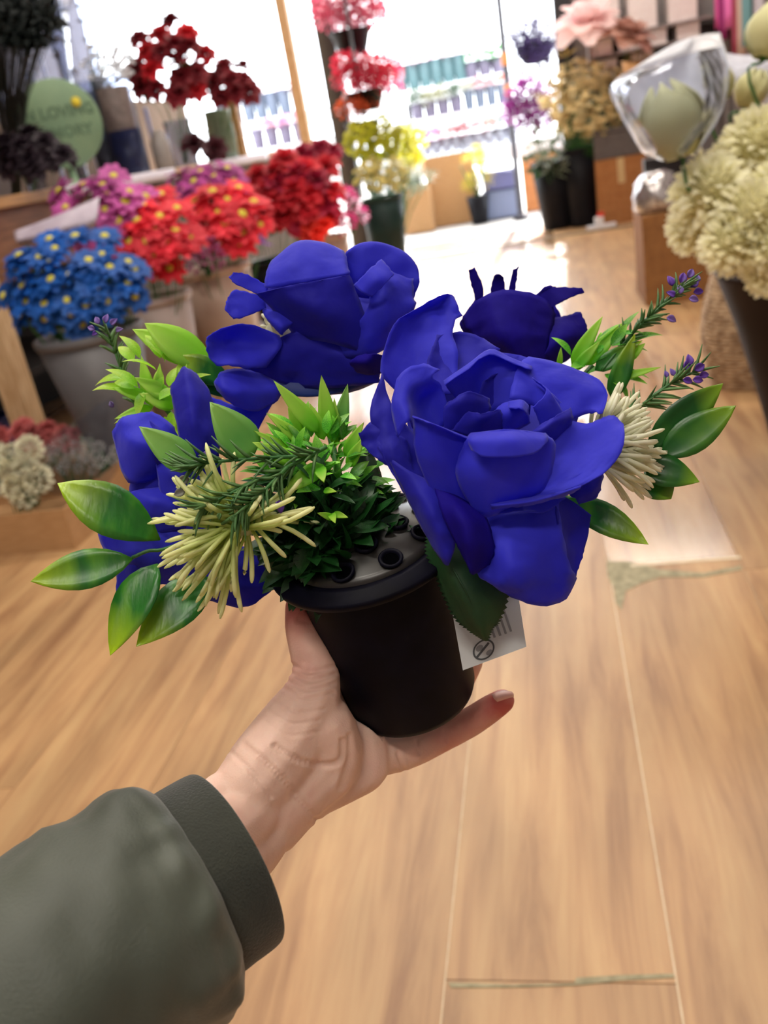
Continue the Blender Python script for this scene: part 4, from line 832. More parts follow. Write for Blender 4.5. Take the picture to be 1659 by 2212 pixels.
# green disc sign
P = atX(130, 268, -2.3); d = depth(P); R = 90*d/F; nrm = np.array([0.62, -0.78, 0.0]); nrm /= np.linalg.norm(nrm)
t = thing('round_sign', 'round pale green sign with dark lettering and a yellow dot', 'sign', (P[0], P[1], CZ)); g = G(); g.lathe([(0, -0.006), (R*0.985, -0.006), (R, -0.003), (R, 0.003), (R*0.985, 0.006), (0, 0.006)], 48, P, nrm, cap=False)
M_SIGN = mat('sage_green_paint', (120, 152, 122), (136, 166, 130), rough=0.6, scale=5)
g.make('disc', M_SIGN, t); sx = np.cross(upv, nrm); 
g = G(); g.box(P-base(t)*0+np.array([-0.06, 0, -R-0.0]), P+np.array([0.02, 0.05, -R+0.03]), 0.003) if False else g.lathe([(0.09, 0), (0.09, 0.012), (0.02, 0.02), (0.016, P[2]-R-CZ+0.03), (0, P[2]-R-CZ+0.03)], 20, (P[0]-0.02, P[1]+0.02, CZ)); g.make('stand', M_SIGN, t)
M_SIGNINK = mat('sign_lettering', (94, 124, 98), (98, 128, 102), rough=0.7)
for txt, zz, sz in (('IN LOVING', 0.03, 0.070), ('MEMORY', -0.062, 0.070)):
    cu = bpy.data.curves.new('lettering', 'FONT'); cu.body = txt; cu.size = sz; cu.align_x = 'CENTER'; cu.extrude = 0.0008; cu.offset = 0.003; cu.space_character = 1.05
    cu.materials.append(M_SIGNINK); tmpo = bpy.data.objects.new('tmp', cu); COL.objects.link(tmpo); lm = bpy.data.meshes.new_from_object(tmpo.evaluated_get(bpy.context.evaluated_depsgraph_get())); bpy.data.objects.remove(tmpo); o = link('lettering', lm, t)
    M4 = np.eye(4); M4[:3, 0] = sx; M4[:3, 1] = upv; M4[:3, 2] = nrm; M4[:3, 3] = P+nrm*0.0066+upv*zz-base(t); o.matrix_local = Matrix(M4.tolist())
c = P+nrm*0.0065+sx*R*0.50+upv*R*0.42; g = G(); g.lathe([(0.024, 0), (0.024, 0.002), (0, 0.0025)], 20, c, nrm); g.make('yellow_dot', mat('yellow_dot', (224, 204, 48), rough=0.6), t)
# dark artificial roses on the counter
DR = petm('black_rose', (38, 26, 38), 12); dr = [rose_me(DR, 1), rose_me(DR, 2)]
bunch('rose_bunch', 'bunch of nearly black roses lying in front of the green sign', 'flowers', (62, 328), (82, 42), 3.75, 10, dr, 33, onc(60, 372, -2.26), seed=2, part='rose_head')
def canister(label, px, pyb, X, rpx, hpx, m_lo, m_hi, split=0.5, name='canister'):
    B = onc(px, pyb, X); d = depth(B); r = rpx*d/F; h = hpx*d/F; t = thing(name, label, 'canister', B)
    g = G(); g.lathe([(0, 0), (r*0.97, 0), (r, 0.004), (r, h*split), (0, h*split)], 32, cap=False); link('lower_band', mesh('lower_band', g.v, g.f, m_lo), t)
    g = G(); g.lathe([(r*0.99, h*split), (r*0.99, h*0.97), (r*0.96, h), (0, h)], 32, cap=False); link('upper_band', mesh('upper_band', g.v, g.f, m_hi), t)
    g = G(); g.lathe([(r*1.10, 0), (r*1.10, h*1.05), (r*1.02, h*1.12)], 32, cap=False); link('clear_wrap', mesh('clear_wrap', g.v, g.f, M_CLEAR), t, th=0.0006)
    return t
canister('tall canister with a navy lower band and tan upper band in clear wrap', 282, 345, -2.28, 34, 172, mat('navy_band', (20, 30, 76), (30, 42, 96), rough=0.35), mat('tan_band', (150, 126, 104), (176, 152, 128), rough=0.4), 0.52)
canister('slate grey canister standing next to the navy and tan canister', 232, 342, -2.42, 22, 172, mat('slate_dark', (80, 78, 84), rough=0.4), mat('slate', (92, 102, 122), rough=0.4), 0.45)
def vase(label, px, pyb, X, rpx, hpx, m, prof=((0, 0), (.8, 0), (.86, .02), (1, .5), (.9, .9), (.96, 1)), name='vase', water=None):
    B = onc(px, pyb, X); d = depth(B); r = rpx*d/F; h = hpx*d/F; t = thing(name, label, 'vase', B); g = G(); g.lathe([(a*r, b*h) for a, b in prof], 32, cap=False)
    link('body', mesh('body', g.v, g.f, m), t, th=0.004); return t, B+np.array([0, 0, 0.02])
vase('frosted bottle vase beside the canisters', 352, 338, -2.25, 20, 78, mat('frosted_glass', (176, 170, 166), (190, 184, 180), rough=0.3, transl=0.3), ((0, 0), (.95, 0), (1, .04), (1, .7), (.6, .88), (.5, 1)))
t, f1 = vase('clear glass vase holding the tall red roses', 398, 336, -2.4, 30, 92, M_GLASS)
t, f2 = vase('pale green glass vase holding small dark red roses', 487, 330, -2.25, 30, 98, mat('pale_green_glass', (138, 158, 138), (152, 170, 150), rough=0.15, transl=0.3))
RR = petm('dark_red', (122, 20, 34), 16); RB = petm('bright_red', (196, 26, 40), 18); rr_ = [rose_me(RR, 3), rose_me(RR, 4), rose_me(RB, 5)]
bunch('rose_bunch', 'tall bunch of dark red roses in the clear glass vase', 'flowers', (362, 128), (92, 96), 5.5, 18, rr_, 27, f1, seed=4, part='rose_head', fol=30)
bunch('rose_bunch', 'small bunch of dark red roses in the pale green vase', 'flowers', (492, 178), (66, 46), 6.1, 9, [rr_[0], rr_[1]], 24, f2, seed=5, part='rose_head', fol=16)
BP = petm('burgundy', (66, 16, 30), 14)
bunch('pompon_flower', 'large burgundy pompon flower lying on the counter', 'flower', (414, 308), (6, 5), 5.6, 1, [rose_me(BP, 31)], 32, onc(414, 342, -2.2), seed=6, fol=0, stems=True)
bunch('pompon_flower', 'smaller burgundy pompon flower beside the large one', 'flower', (460, 318), (6, 5), 5.9, 1, [rose_me(BP, 32)], 24, onc(460, 340, -2.2), seed=7, fol=0, stems=True)
WB = mat('petal_white_spray', (236, 238, 244), rough=0.5, transl=0.5)
bunch('white_spray', 'white spray modelled for bright background light above the slate canister', 'flowers', (238, 128), (52, 64), 4.9, 46, [floret_me(WB, 1), floret_me(WB, 2)], 13, onc(236, 340, -2.44)+np.array([0, 0, 0.4]), seed=8, part='blossom', fol=0)  # florets stand for bright background light showing through
B = onc(520, 328, -2.2); d = depth(B); t = thing('wooden_post', 'short brown wooden post standing at the far end of the counter', 'post', B)
g = G(); g.box((-0.045, -0.045, 0), (0.045, 0.045, 105*d/F), 0.004); link('post', mesh('post', g.v, g.f, M_COUNTER, smooth=False), t); g = G(); g.box((-0.055, -0.055, 105*d/F), (0.055, 0.055, 105*d/F+0.02), 0.004); link('cap', mesh('cap', g.v, g.f, M_COUNTER, smooth=False), t)
DG = mat('black_green_foliage', (10, 20, 22), (20, 34, 32), rough=0.6, scale=9)
bunch('dark_fir_arrangement', 'very dark green foliage arrangement towering over the counter', 'plant', (40, 35), (85, 62), 3.7, 90, [spike_me(DG, 1), spike_me(DG, 2)], 40, onc(20, 372, -2.6), seed=9, part='leaf_spike', fol=260, folm=DG, folsz=34, sm=DG)
def cello(label, px, pyt, pyb, X, r0px, r1px, m=M_CLEAR, seed=1):
    B = onc(px, pyb, X); d = depth(B); h = (pyb-pyt)*d/F; t = thing('wrapped_bouquet', label, 'bouquet', B); rs = random.Random(seed); g = G(); n = 30; vs = []
    for i in range(7):
        s = i/6
        for j in range(n):
            a = 2*PI*j/n; r = (r0px+(r1px-r0px)*s**1.4)*d/F*(1+0.12*math.sin(6*a+seed)*s+0.06*math.sin(11*a+2*seed)); vs.append((r*math.cos(a), r*math.sin(a), h*s*(1+0.05*math.sin(4*a+seed)*s)))
    link('cellophane', mesh('cellophane', vs, [(i*n+j, i*n+(j+1) % n, (i+1)*n+(j+1) % n, (i+1)*n+j) for i in range(6) for j in range(n)], m), t, th=0.0005)
    g = G(); hd = floret_me(mat('dried_buds', (96, 84, 76), (140, 126, 112), rough=0.8, scale=20), seed)
    for k in range(9): 
        q = np.array([rs.uniform(-.6, .6)*r1px*d/F, rs.uniform(-.6, .6)*r1px*d/F, h*rs.uniform(.62, .95)]); g.tube([(0, 0, 0.0), q*0.6, q], 0.002, 4, False); link('bud', hd, t, q, (rs.uniform(-.5, .5), rs.uniform(-.5, .5), k), 12*d/F)
    o = link('stems', mesh('stems', g.v, g.f, mat('dry_stem', (88, 74, 58), rough=0.8)), t); o['kind'] = 'stuff'
cello('cellophane wrapped dried bouquet nearest the dark foliage', 70, 60, 370, -2.62, 20, 62, seed=1)
cello('cellophane wrapped dried bouquet directly above the green sign', 165, 20, 362, -2.7, 18, 66, seed=2)
cello('cellophane wrapped dried bouquet rising behind the slate canister', 230, -10, 352, -2.78, 18, 60, seed=3)
for lab, a, b_, w_ in (('narrow bluish highlight streak on cellophane nearest the dark foliage', (18, 128), (46, 300), 3.5), ('bright bluish highlight streak on cellophane straight above the sign', (92, 96), (124, 300), 5), ('short bluish highlight streak on cellophane close to the bright one', (128, 122), (150, 300), 4), ('pale highlight streak on cellophane beside the slate canister', (178, 150), (206, 300), 3), ('thin highlight streak on cellophane between the navy canister and the frosted bottle', (322, 232), (340, 338), 4)):  # thin pale tubes modelled as the bright highlight streaks on the cellophane
    P_, Q_ = atX(*a, -2.5), onc(b_[0], 340, -2.5); t = thing('highlight_streak', lab, 'wrapping', Q_); r = w_*depth(P_)/F
    g = G(); g.lathe([(r*.9, 0), (r, .02), (r, P_[2]-CZ-.02), (r*.8, P_[2]-CZ)], 12, cap=False); link('tube', mesh('tube', g.v, g.f, M_STREAK), t, th=.0006)
lb = boxo('low_board', (-2.995, 5.02, CZ), (-2.955, 8.08, 1.66), mat('brown_grey_board', (112, 94, 78), (128, 110, 94), rough=0.8, scale=3), None, 0.003); tag(lb, 'low brown backing board behind the vases on the counter', 'board')
boxo_ = boxo('back_board', (-2.995, 3.02, CZ), (-2.955, 5.0, 2.5), mat('taupe_board', (96, 86, 82), (112, 102, 98), rough=0.8, scale=3), None, 0.003); tag(boxo_, 'taupe display board standing along the back of the counter', 'board')
t = thing('plastic_sheet', 'crumpled lilac grey plastic sheet hanging below the counter edge', 'sheet', V(110, 470, 3.35))
patch('sheet', [[(30,500,0),(110,470,-40),(215,425,0)],[(35,520,-60),(120,500,-90),(210,470,-50)],[(45,530,-20),(120,520,-40),(200,500,0)]], 3.3, M_LILAC, t, 17, 12, 26, 0.001, 4)
for lab, px, py, w, h, m in (('pale grey plastic tub on the dark shelf under the counter', 40, 905, 0.18, 0.22, mat('tub_grey', (120, 128, 128), rough=0.5)), ('blue plastic tub on the floor beneath the counter', -25, 930, 0.22, 0.2, mat('tub_blue', (30, 56, 140), rough=0.5))):
    P = V(px, py, 4.2); z = 0.41 if h == 0.22 else 0.0; x0 = max(P[0], -2.85) ; t = thing('storage_tub', lab, 'tub', (x0, P[1], z)); g = G(); a, b, c_, e = w/2, w/2, h, 0.012
    vs = [(sx_*a*k, sy_*b*k, z_) for (k, z_) in ((.85, 0), (1, c_), (1.06, c_), (1.06, c_-0.02)) for sx_, sy_ in ((-1, -1), (1, -1), (1, 1), (-1, 1))]
    link('body', mesh('body', vs, [(3, 2, 1, 0)]+[(i*4+j, i*4+(j+1) % 4, i*4+4+(j+1) % 4, i*4+4+j) for i in range(3) for j in range(4)], m, smooth=False), t, th=0.004)

# ================================================================ BUCKETS OF FLOWERS ALONG THE AISLE
CD = dome_me(M_YCEN)
t, fb = bucket('dark grey flower bucket holding the blue daisies', (190, 712), 3.3, 114, M_BKT_GREY, 0.5)
BL = petm('blue', (8, 84, 178), 20); bd = [daisy_me(BL, 1), daisy_me(BL, 2)]
bunch('daisy_bunch', 'bright blue artificial daisies with yellow centres in the dark grey bucket', 'flowers', (152, 605), (152, 108), 3.2, 34, bd, 40, fb, CD, seed=11, fol=40, rz=0.12)
t, fa = bucket('taupe flower bucket holding coral and mauve daisies', (322, 640), 3.95, 88, M_BKT_TAUPE, 0.62)
CO = petm('coral', (226, 42, 62), 18); cd = [daisy_me(CO, 3), daisy_me(CO, 4)]; PP = petm('mauve', (178, 72, 150), 26); pd = [daisy_me(PP, 5), daisy_me(PP, 6)]
bunch('daisy_bunch', 'coral red daisies with yellow centres in the taupe bucket', 'flowers', (322, 505), (102, 82), 3.75, 20, cd, 42, fa, CD, seed=12, fol=30, rz=0.12)
bunch('daisy_bunch', 'mauve pink daisies standing behind the coral ones in the taupe bucket', 'flowers', (218, 446), (100, 76), 3.72, 20, pd, 40, fa+np.array([0.0, 0.04, 0]), CD, seed=13, fol=16, rz=0.1)
t, fb2 = bucket('beige flower bucket with a glossy rim beside the taupe one', (458, 576), 4.65, 82, M_BKT_BEIGE, 0.72)
bunch('daisy_bunch', 'coral red daisies rising from the beige bucket', 'flowers', (492, 468), (86, 70), 4.5, 15, cd, 40, fb2, CD, seed=14, fol=34, rz=0.12)
bunch('daisy_bunch', 'mauve daisies at the back of the beige bucket', 'flowers', (456, 396), (78, 36), 4.7, 12, pd, 36, fb2+np.array([0, .05, 0]), CD, seed=15, fol=0, rz=0.08)
bunch('daisy_bunch', 'few dusky pink flowers drooping over the rim of the beige bucket', 'flowers', (432, 545), (40, 32), 4.4, 5, [puff_me(petm('dusky', (150, 60, 110), 20), 7, 24)], 30, fb2+np.array([.03, -.04, 0]), seed=16, fol=8, rz=0.06)
bunch('purple_spray', 'purple strap petalled flower hanging between the beige and black buckets', 'flowers', (552, 520), (24, 26), 4.9, 4, [spike_me(petm('violet', (136, 60, 196), 20), 3)], 26, fb2+np.array([.06, 0, 0]), seed=17, fol=0, part='flower_head')
t, fc = bucket('black flower bucket holding the red roses', (585, 560), 5.6, 62, M_BKT_BLACK, 0.7)
RD = petm('red', (192, 18, 36), 24); CRI = petm('crimson', (168, 18, 58), 22); rd = [rose_me(RD, 7), rose_me(RD, 8), rose_me(CRI, 9)]
bunch('rose_bunch', 'full bunch of bright red roses in the black bucket', 'flowers', (628, 412), (106, 78), 5.5, 22, rd, 34, fc, seed=18, part='rose_head', fol=60, rz=0.16)
bunch('rose_bunch', 'crimson roses standing tallest above the black bucket', 'flowers', (686, 338), (40, 36), 5.9, 6, [rose_me(CRI, 10)], 27, fc+np.array([.05, .1, 0]), seed=19, part='rose_head', fol=8)
bunch('poppy_bunch', 'few orange red poppies low at the side of the red roses', 'flowers', (680, 490), (26, 26), 5.4, 4, [rose_me(petm('poppy', (232, 44, 28), 16), 11)], 22, fc+np.array([.1, -.05, .1]), seed=20, part='flower_head', fol=12)
t, fd = bucket('small beige flower bucket holding dark pink flowers by the black pole', (712, 508), 6.6, 40, M_BKT_BEIGE, 0.75)
bunch('flower_bunch', 'dark pink ruffled flowers beside the foot of the black pole', 'flowers', (738, 462), (46, 44), 6.5, 10, [puff_me(petm('dark_pink', (186, 44, 112), 24), 8, 30)], 24, fd, seed=21, fol=8)
# poles
P0 = atZ(786, 545); w = 36*depth(P0)/F/2
t = thing('black_pole', 'glossy black square pole between floor and ceiling', 'pole', P0); g = G(); g.box((-w, -w, 0.02), (w, w, CEIL), 0.012); link('shaft', mesh('shaft', g.v, g.f, M_BLACKMETAL, smooth=False), t)
g = G(); g.box((-w*1.6, -w*1.6, 0), (w*1.6, w*1.6, 0.02), 0.004); link('foot_plate', mesh('foot_plate', g.v, g.f, M_BLACKMETAL, smooth=False), t)
P0 = atY(666, 322, 8.9); t = thing('wooden_pole', 'slim pale wooden pole standing in the shop opening', 'pole', (P0[0], P0[1], 0)); g = G(); g.box((-.05, -.05, 0), (.05, .05, CEIL), 0.008); link('shaft', mesh('shaft', g.v, g.f, M_PALEWOOD, smooth=False), t)
g = G(); g.box((-.08, -.08, 0), (.08, .08, .03), 0.006); link('foot_block', mesh('foot_block', g.v, g.f, M_PALEWOOD, smooth=False), t)
# tiered stand
SD = 7.9; S1 = V(792, 330, SD); st = thing('tiered_stand', 'black metal tiered flower stand in the shop opening', 'stand', (S1[0], S1[1]+0.16, 0)); b = base(st)
g = G(); g.lathe([(0, 0), (0.2, 0), (0.2, 0.015), (0.02, 0.03), (0.014, 0.06), (0.014, 2.5), (0, 2.51)], 16); link('pole', mesh('pole', g.v, g.f, M_BLACKMETAL), st)
def tier(label_b, label_f, rim, rpx, hpx, fc_, fr, n, protos, sz, seed, d=SD, fol=14, extra=None):
    P = V(rim[0], rim[1], d); r = rpx*d/F; h = hpx*d/F; g = G(); g.tube([P-b-np.array([0, 0, h*0.5]), np.array([0, 0, P[2]-h*0.5])], 0.01, 6); link('arm', mesh('arm', g.v, g.f, M_BLACKMETAL), st)
    t = thing('hanging_pot', label_b, 'pot', P-np.array([0, 0, h])); g = G(); g.lathe([(0, 0), (r*.6, 0), (r*.66, h*.1), (r*.97, h*.95), (r*1.04, h*.95), (r*1.04, h), (r*.95, h), (r*.6, h*.12), (0, h*.1)], 24, cap=False); link('body', mesh('body', g.v, g.f, M_BKT_BLACK), t)
    bunch('flower_bunch', label_f, 'flowers', fc_, fr, d, n, protos, sz, P-np.array([0, 0, h*0.8]), seed=seed, fol=fol, rz=0.1)
    return P-np.array([0, 0, h*0.8])
PK = petm('rose_pink', (212, 92, 122), 22); HP = petm('hot_pink', (236, 84, 150), 14); RP = petm('red_pink', (222, 52, 84), 20)
tier('black pot on the top tier of the stand', 'rose pink flowers on the top tier of the stand', (756, 66), 46, 48, (756, 20), (70, 44), 30, [puff_me(PK, 9, 34)], 26, 22)
f = tier('black pot on the middle tier of the stand', 'red pink flowers on the middle tier of the stand', (788, 196), 44, 40, (790, 158), (66, 38), 28, [puff_me(RP, 10, 34)], 26, 23)
bunch('flower_bunch', 'hot pink flowers spilling from the middle tier toward the street', 'flowers', (842, 165), (24, 38), SD+0.2, 7, [puff_me(HP, 11, 24)], 20, f+np.array([.03, .05, 0]), seed=24, fol=4)
tier('black pot on the lowest tier of the stand', 'dull orange flowers on the lowest tier of the stand', (782, 262), 40, 36, (772, 228), (42, 22), 10, [puff_me(petm('orange', (206, 82, 36), 20), 12, 24)], 18, 25)
t, fy = bucket('dark green flower bucket holding yellow and cream flowers', (822, 424), 7.7, 48, M_BKT_GREEN, 0.72)
YG = petm('yellow_green', (184, 184, 34), 22, .35); YB_ = petm('bright_yellow', (244, 240, 120), 10, .5); CRY = petm('cream_yellow', (206, 194, 116), 22, .3)
bunch('flower_bunch', 'yellow green blossom branches in the dark green bucket', 'flowers', (818, 302), (70, 50), 7.8, 80, [floret_me(YG, 3), floret_me(YG, 4)], 15, fy+np.array([0, .05, 0]), seed=26, part='blossom', fol=20, folm=mat('olive_foliage', (120, 130, 30), (150, 150, 50), transl=.3))
bunch('flower_bunch', 'sunlit lemon yellow blossom branches beside the yellow green ones', 'flowers', (888, 315), (28, 48), 8.3, 34, [floret_me(YB_, 5)], 15, fy+np.array([.05, .08, 0]), seed=27, part='blossom', fol=0)
bunch('flower_bunch', 'cream yellow blossom branches at the rim of the dark green bucket', 'flowers', (828, 375), (66, 36), 7.65, 54, [floret_me(CRY, 6), floret_me(CRY, 7)], 13, fy, seed=28, part='blossom', fol=20)
bunch('eucalyptus_spray', 'grey green leaf spray poking out over the cardboard boxes', 'plant', (905, 390), (30, 24), 7.6, 8, [spike_me(mat('grey_green_leaf', (138, 160, 140), (170, 186, 168), transl=.2), 4)], 26, fy+np.array([.06, 0, 0]), seed=29, part='leaf_spike', fol=0)

# ================================================================ BOXES BY THE OPENING
def zf(px, py): return atZ(px, py)
cardbox('low cardboard box beside the bucket of yellow flowers', zf(876, 508), 0.34, 0.4, 0.50)
cardbox('tall open cardboard box with its flaps up by the opening', zf(936, 492), 0.56, 0.45, 0.52, flaps=(('front', 0.26, 0.05), ('low', 0.26, 0.25), ('high', 0.26, -0.45)))
cardbox('orange brown cardboard box behind the black buckets', zf(1136, 458), 0.50, 0.45, 0.60, mat('cardboard_orange', (176, 112, 62), (190, 126, 76), rough=0.85, scale=18))
cb4 = cardbox('taped cardboard box standing against the back wall', np.array([0.50, 8.72, 0]), 0.44, 0.42, 0.56, mat('cardboard_tan', (158, 104, 58), (170, 116, 68), rough=0.85, scale=18), flaps=('closed',), tape=True)
P = np.array([0.50, 8.74, 0.567]); t = thing('storage_crate', 'dark grey plastic crate stacked on the taped cardboard box', 'crate', P); g = G(); g.box((0, 0, 0), (0.46, 0.38, 0.22), 0.01); link('body', mesh('body', g.v, g.f, mat('crate_grey', (84, 78, 78), (96, 90, 90), rough=0.6), smooth=False), t); g = G(); g.box((-.015, -.015, 0.22), (0.475, 0.395, 0.25), 0.006); link('lid', mesh('lid', g.v, g.f, mat('crate_grey', (84, 78, 78)), smooth=False), t); crate_top = P+np.array([.2, .15, .25])
A0 = zf(1396, 662); cb5 = cardbox('large brown cardboard box on the floor beside the aisle', A0, 0.50, 0.48, 0.47, M_CARD2, flaps=('closed',))
t = thing('foil_bag', 'crumpled silver foil bag lying on the large brown cardboard box', 'bag', A0+np.array([0.10, 0.16, 0.476])); M_FOIL = mat('silver_foil', (150, 142, 140), (226, 224, 226), rough=0.22, scale=40, metal=0.8, bump=0.9, bscale=60)
g = G(); g.lathe([(0, 0), (0.105, 0), (0.125, 0.03), (0.12, 0.09), (0.105, 0.15), (0.08, 0.19), (0.04, 0.21), (0, 0.20)], 28, cap=False, wob=0.14); link('bag', mesh('bag', g.v, g.f, M_FOIL), t)
t = thing('gift_box', 'black and maroon gift box standing behind the silver foil bag', 'box', A0+np.array([0.16, 0.36, 0.476])); g = G(); g.box((-.1, -.06, 0), (.12, .06, .26), .004); link('body', mesh('body', g.v, g.f, mat('black_card', (24, 18, 22), rough=.4), smooth=False), t); g = G(); g.box((-.105, -.065, .0), (.125, .065, .05), .004); link('base_band', mesh('base_band', g.v, g.f, mat('maroon_card', (100, 30, 44), rough=.5), smooth=False), t)
t = thing('white_clip', 'small white plastic foot piece lying on the floor by the taped box', 'plastic part', zf(1300, 492)); g = G(); g.box((-.13, -.04, 0), (.13, .04, .03), .01); link('base', mesh('base', g.v, g.f, M_WHITE, smooth=False), t); g = G(); g.box((-.06, -.03, .03), (.02, .03, .10), .012); link('knob', mesh('knob', g.v, g.f, M_WHITE, smooth=False), t); g = G(); g.box((-.03, -.02, .10), (.03, .02, .14), .008); link('red_cap', mesh('red_cap', g.v, g.f, mat('red_cap', (220, 60, 40), rough=.5), smooth=False), t)

# ================================================================ BUCKETS BY THE JAMB
t, fk1 = bucket('black flower bucket with grey green sprays in front of the orange brown box', (1192, 345), 8.3, 46, M_BKT_BLACK, 0.68)
t, fk2 = bucket('black flower bucket holding the cream statice', (1250, 318), 8.15, 44, M_BKT_BLACK, 0.72)
GS = mat('grey_green_spray', (92, 104, 88), (140, 146, 126), rough=.7, transl=.2)
bunch('grey_spray', 'grey green feathery sprays in the black bucket by the jamb', 'plant', (1186, 330), (52, 48), 8.2, 20, [spike_me(GS, 5), spike_me(GS, 6)], 28, fk1, seed=31, part='leaf_spike', fol=16)
ST = petm('statice', (206, 186, 132), 26, .25); KH = mat('khaki_spike', (150, 124, 50), (176, 150, 74), rough=.7, transl=.2)
bunch('statice_bunch', 'large spray of cream statice blossoms in the black bucket', 'flowers', (1272, 215), (98, 82), 8.0, 150, [floret_me(ST, 8), floret_me(ST, 9), floret_me(ST, 10)], 15, fk2, seed=32, part='blossom', fol=20, folm=KH)
bunch('grass_spikes', 'khaki dried grass spikes among the cream statice', 'plant', (1255, 190), (100, 80), 8.15, 14, [spike_me(KH, 7)], 34, fk2+np.array([0, .06, 0]), seed=33, part='leaf_spike', fol=0)
MG = petm('magenta', (132, 26, 120), 24); DPU = petm('dark_purple', (52, 32, 84), 16)
bunch('flower_bunch', 'magenta purple flowers beside the cream statice', 'flowers', (1148, 225), (46, 52), 9.0, 22, [puff_me(MG, 13, 30)], 26, fk1+np.array([0, .2, 0]), seed=34, fol=8)
P = V(1158, 140, 9.4); t = thing('hanging_basket', 'dark hanging basket under the lintel by the jamb', 'basket', P); r = 42*9.4/F; g = G(); g.lathe([(0, 0), (r*.5, .01), (r*.85, .09), (r, .2), (r*.96, .2), (r*.8, .1), (0, .02)], 24, cap=False); link('bowl', mesh('bowl', g.v, g.f, M_BKT_BLACK), t)
for k in range(3): a = 2*PI*k/3; g = G(); g.tube([(r*math.cos(a), r*math.sin(a), .2), (0, 0, 3.35-P[2])], .004, 5); link('chain', mesh('chain', g.v, g.f, M_BLACKMETAL), t)
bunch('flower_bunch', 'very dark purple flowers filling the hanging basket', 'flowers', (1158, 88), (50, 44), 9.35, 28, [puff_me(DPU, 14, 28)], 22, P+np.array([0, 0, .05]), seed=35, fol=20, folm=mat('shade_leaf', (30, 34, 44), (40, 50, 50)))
bunch('paper_flower', 'big pale pink paper flower above the cream statice', 'flower', (1268, 46), (8, 6), 7.7, 1, [rose_me(petm('pale_pink', (240, 214, 212), 12, .4), 20)], 82, crate_top, seed=36, fol=0, part='rose_head')
bunch('paper_flower', 'peach coloured paper flower next to the pale pink one', 'flower', (1352, 74), (8, 6), 7.5, 1, [rose_me(petm('peach', (206, 156, 138), 18, .35), 21)], 56, crate_top+np.array([.05, 0, 0]), seed=37, fol=0, part='rose_head')
t = thing('paper_cone', 'brown paper wrapped cone of dried stems leaning by the jamb', 'bouquet', crate_top+np.array([.1, -.12, 0])); M_KR = mat('kraft_paper', (196, 148, 96), (212, 166, 116), rough=.8, scale=8)
g = G(); g.lathe([(0.01, 0), (0.05, 0.15), (0.12, 0.42), (0.15, 0.50)], 20, (0, 0, 0), (.25, -.1, 1), cap=False); link('cone', mesh('cone', g.v, g.f, M_KR), t, th=.001)
g = G(); rs = random.Random(3)
for k in range(24): q = np.array([.14+rs.uniform(-.12, .12), -.05+rs.uniform(-.1, .1), .52+rs.uniform(0, .12)]); g.tube([(.01, 0, .02), q], .003, 4)
o = link('dried_stems', mesh('dried_stems', g.v, g.f, KH), t); o['kind'] = 'stuff'
# shelf unit on the back wall
sh = thing('shelf_unit', 'grey shelf unit on the back wall with white boxes', 'shelf', (1.1, 9.3, 0)); zs = [atY(1450, 52, 9.3)[2], atY(1450, 92, 9.3)[2], atY(1450, 150, 9.3)[2]]
for z in (0.4, zs[2], zs[1], zs[0]): g = G(); g.box((-.55, -.18, z-.02), (.6, .18, z), .002); link('board', mesh('board', g.v, g.f, mat('shelf_grey', (150, 142, 140), rough=.6), smooth=False), sh)
for x in (-.57, .6): g = G(); g.box((x, -.18, 0), (x+.03, .18, 2.45), .002); link('side_panel', mesh('side_panel', g.v, g.f, mat('shelf_grey', (150, 142, 140)), smooth=False), sh)
k = 0
for z, xs in ((zs[0], (-.4, -.08, .26)), (zs[1], (-.45, -.2, .02, .3)), (zs[2], (-.42, -.1, .22))):
    for x in xs:
        h = (0.38, 0.15, 0.19)[zs.index(z)]; w = .24 if h > .2 else .19; k += 1
        t = thing('white_box', '%s white cardboard box with a lid on the %s board of the grey shelf unit' % (('first', 'second', 'third', 'fourth')[xs.index(x)], ('highest', 'second', 'third')[zs.index(z)]), 'box', (1.1+x, 9.28, z), 'white boxes on the shelf unit'); g = G(); g.box((-w/2, -.12, 0), (w/2, .12, h*.8), .003); link('body', mesh('body', g.v, g.f, mat('white_card', (240, 232, 228), (246, 240, 236), rough=.6), smooth=False), t); g = G(); g.box((-w/2-.004, -.124, h*.7), (w/2+.004, .124, h*.95), .003); link('lid', mesh('lid', g.v, g.f, mat('white_card', (226, 216, 212)), smooth=False), t)
rail = boxo('ribbon_rail', (XR-0.14, 6.2, 2.40), (XR-0.12, 9.0, 2.42), M_BLACKMETAL, None, .004); tag(rail, 'black rail on the wall from which fabric lengths hang', 'rail')
for y in (6.25, 8.9): g = G(); g.box((XR-.13, y, 2.405), (XR, y+.02, 2.42), .002); g.make('bracket', M_BLACKMETAL, rail, smooth=False)
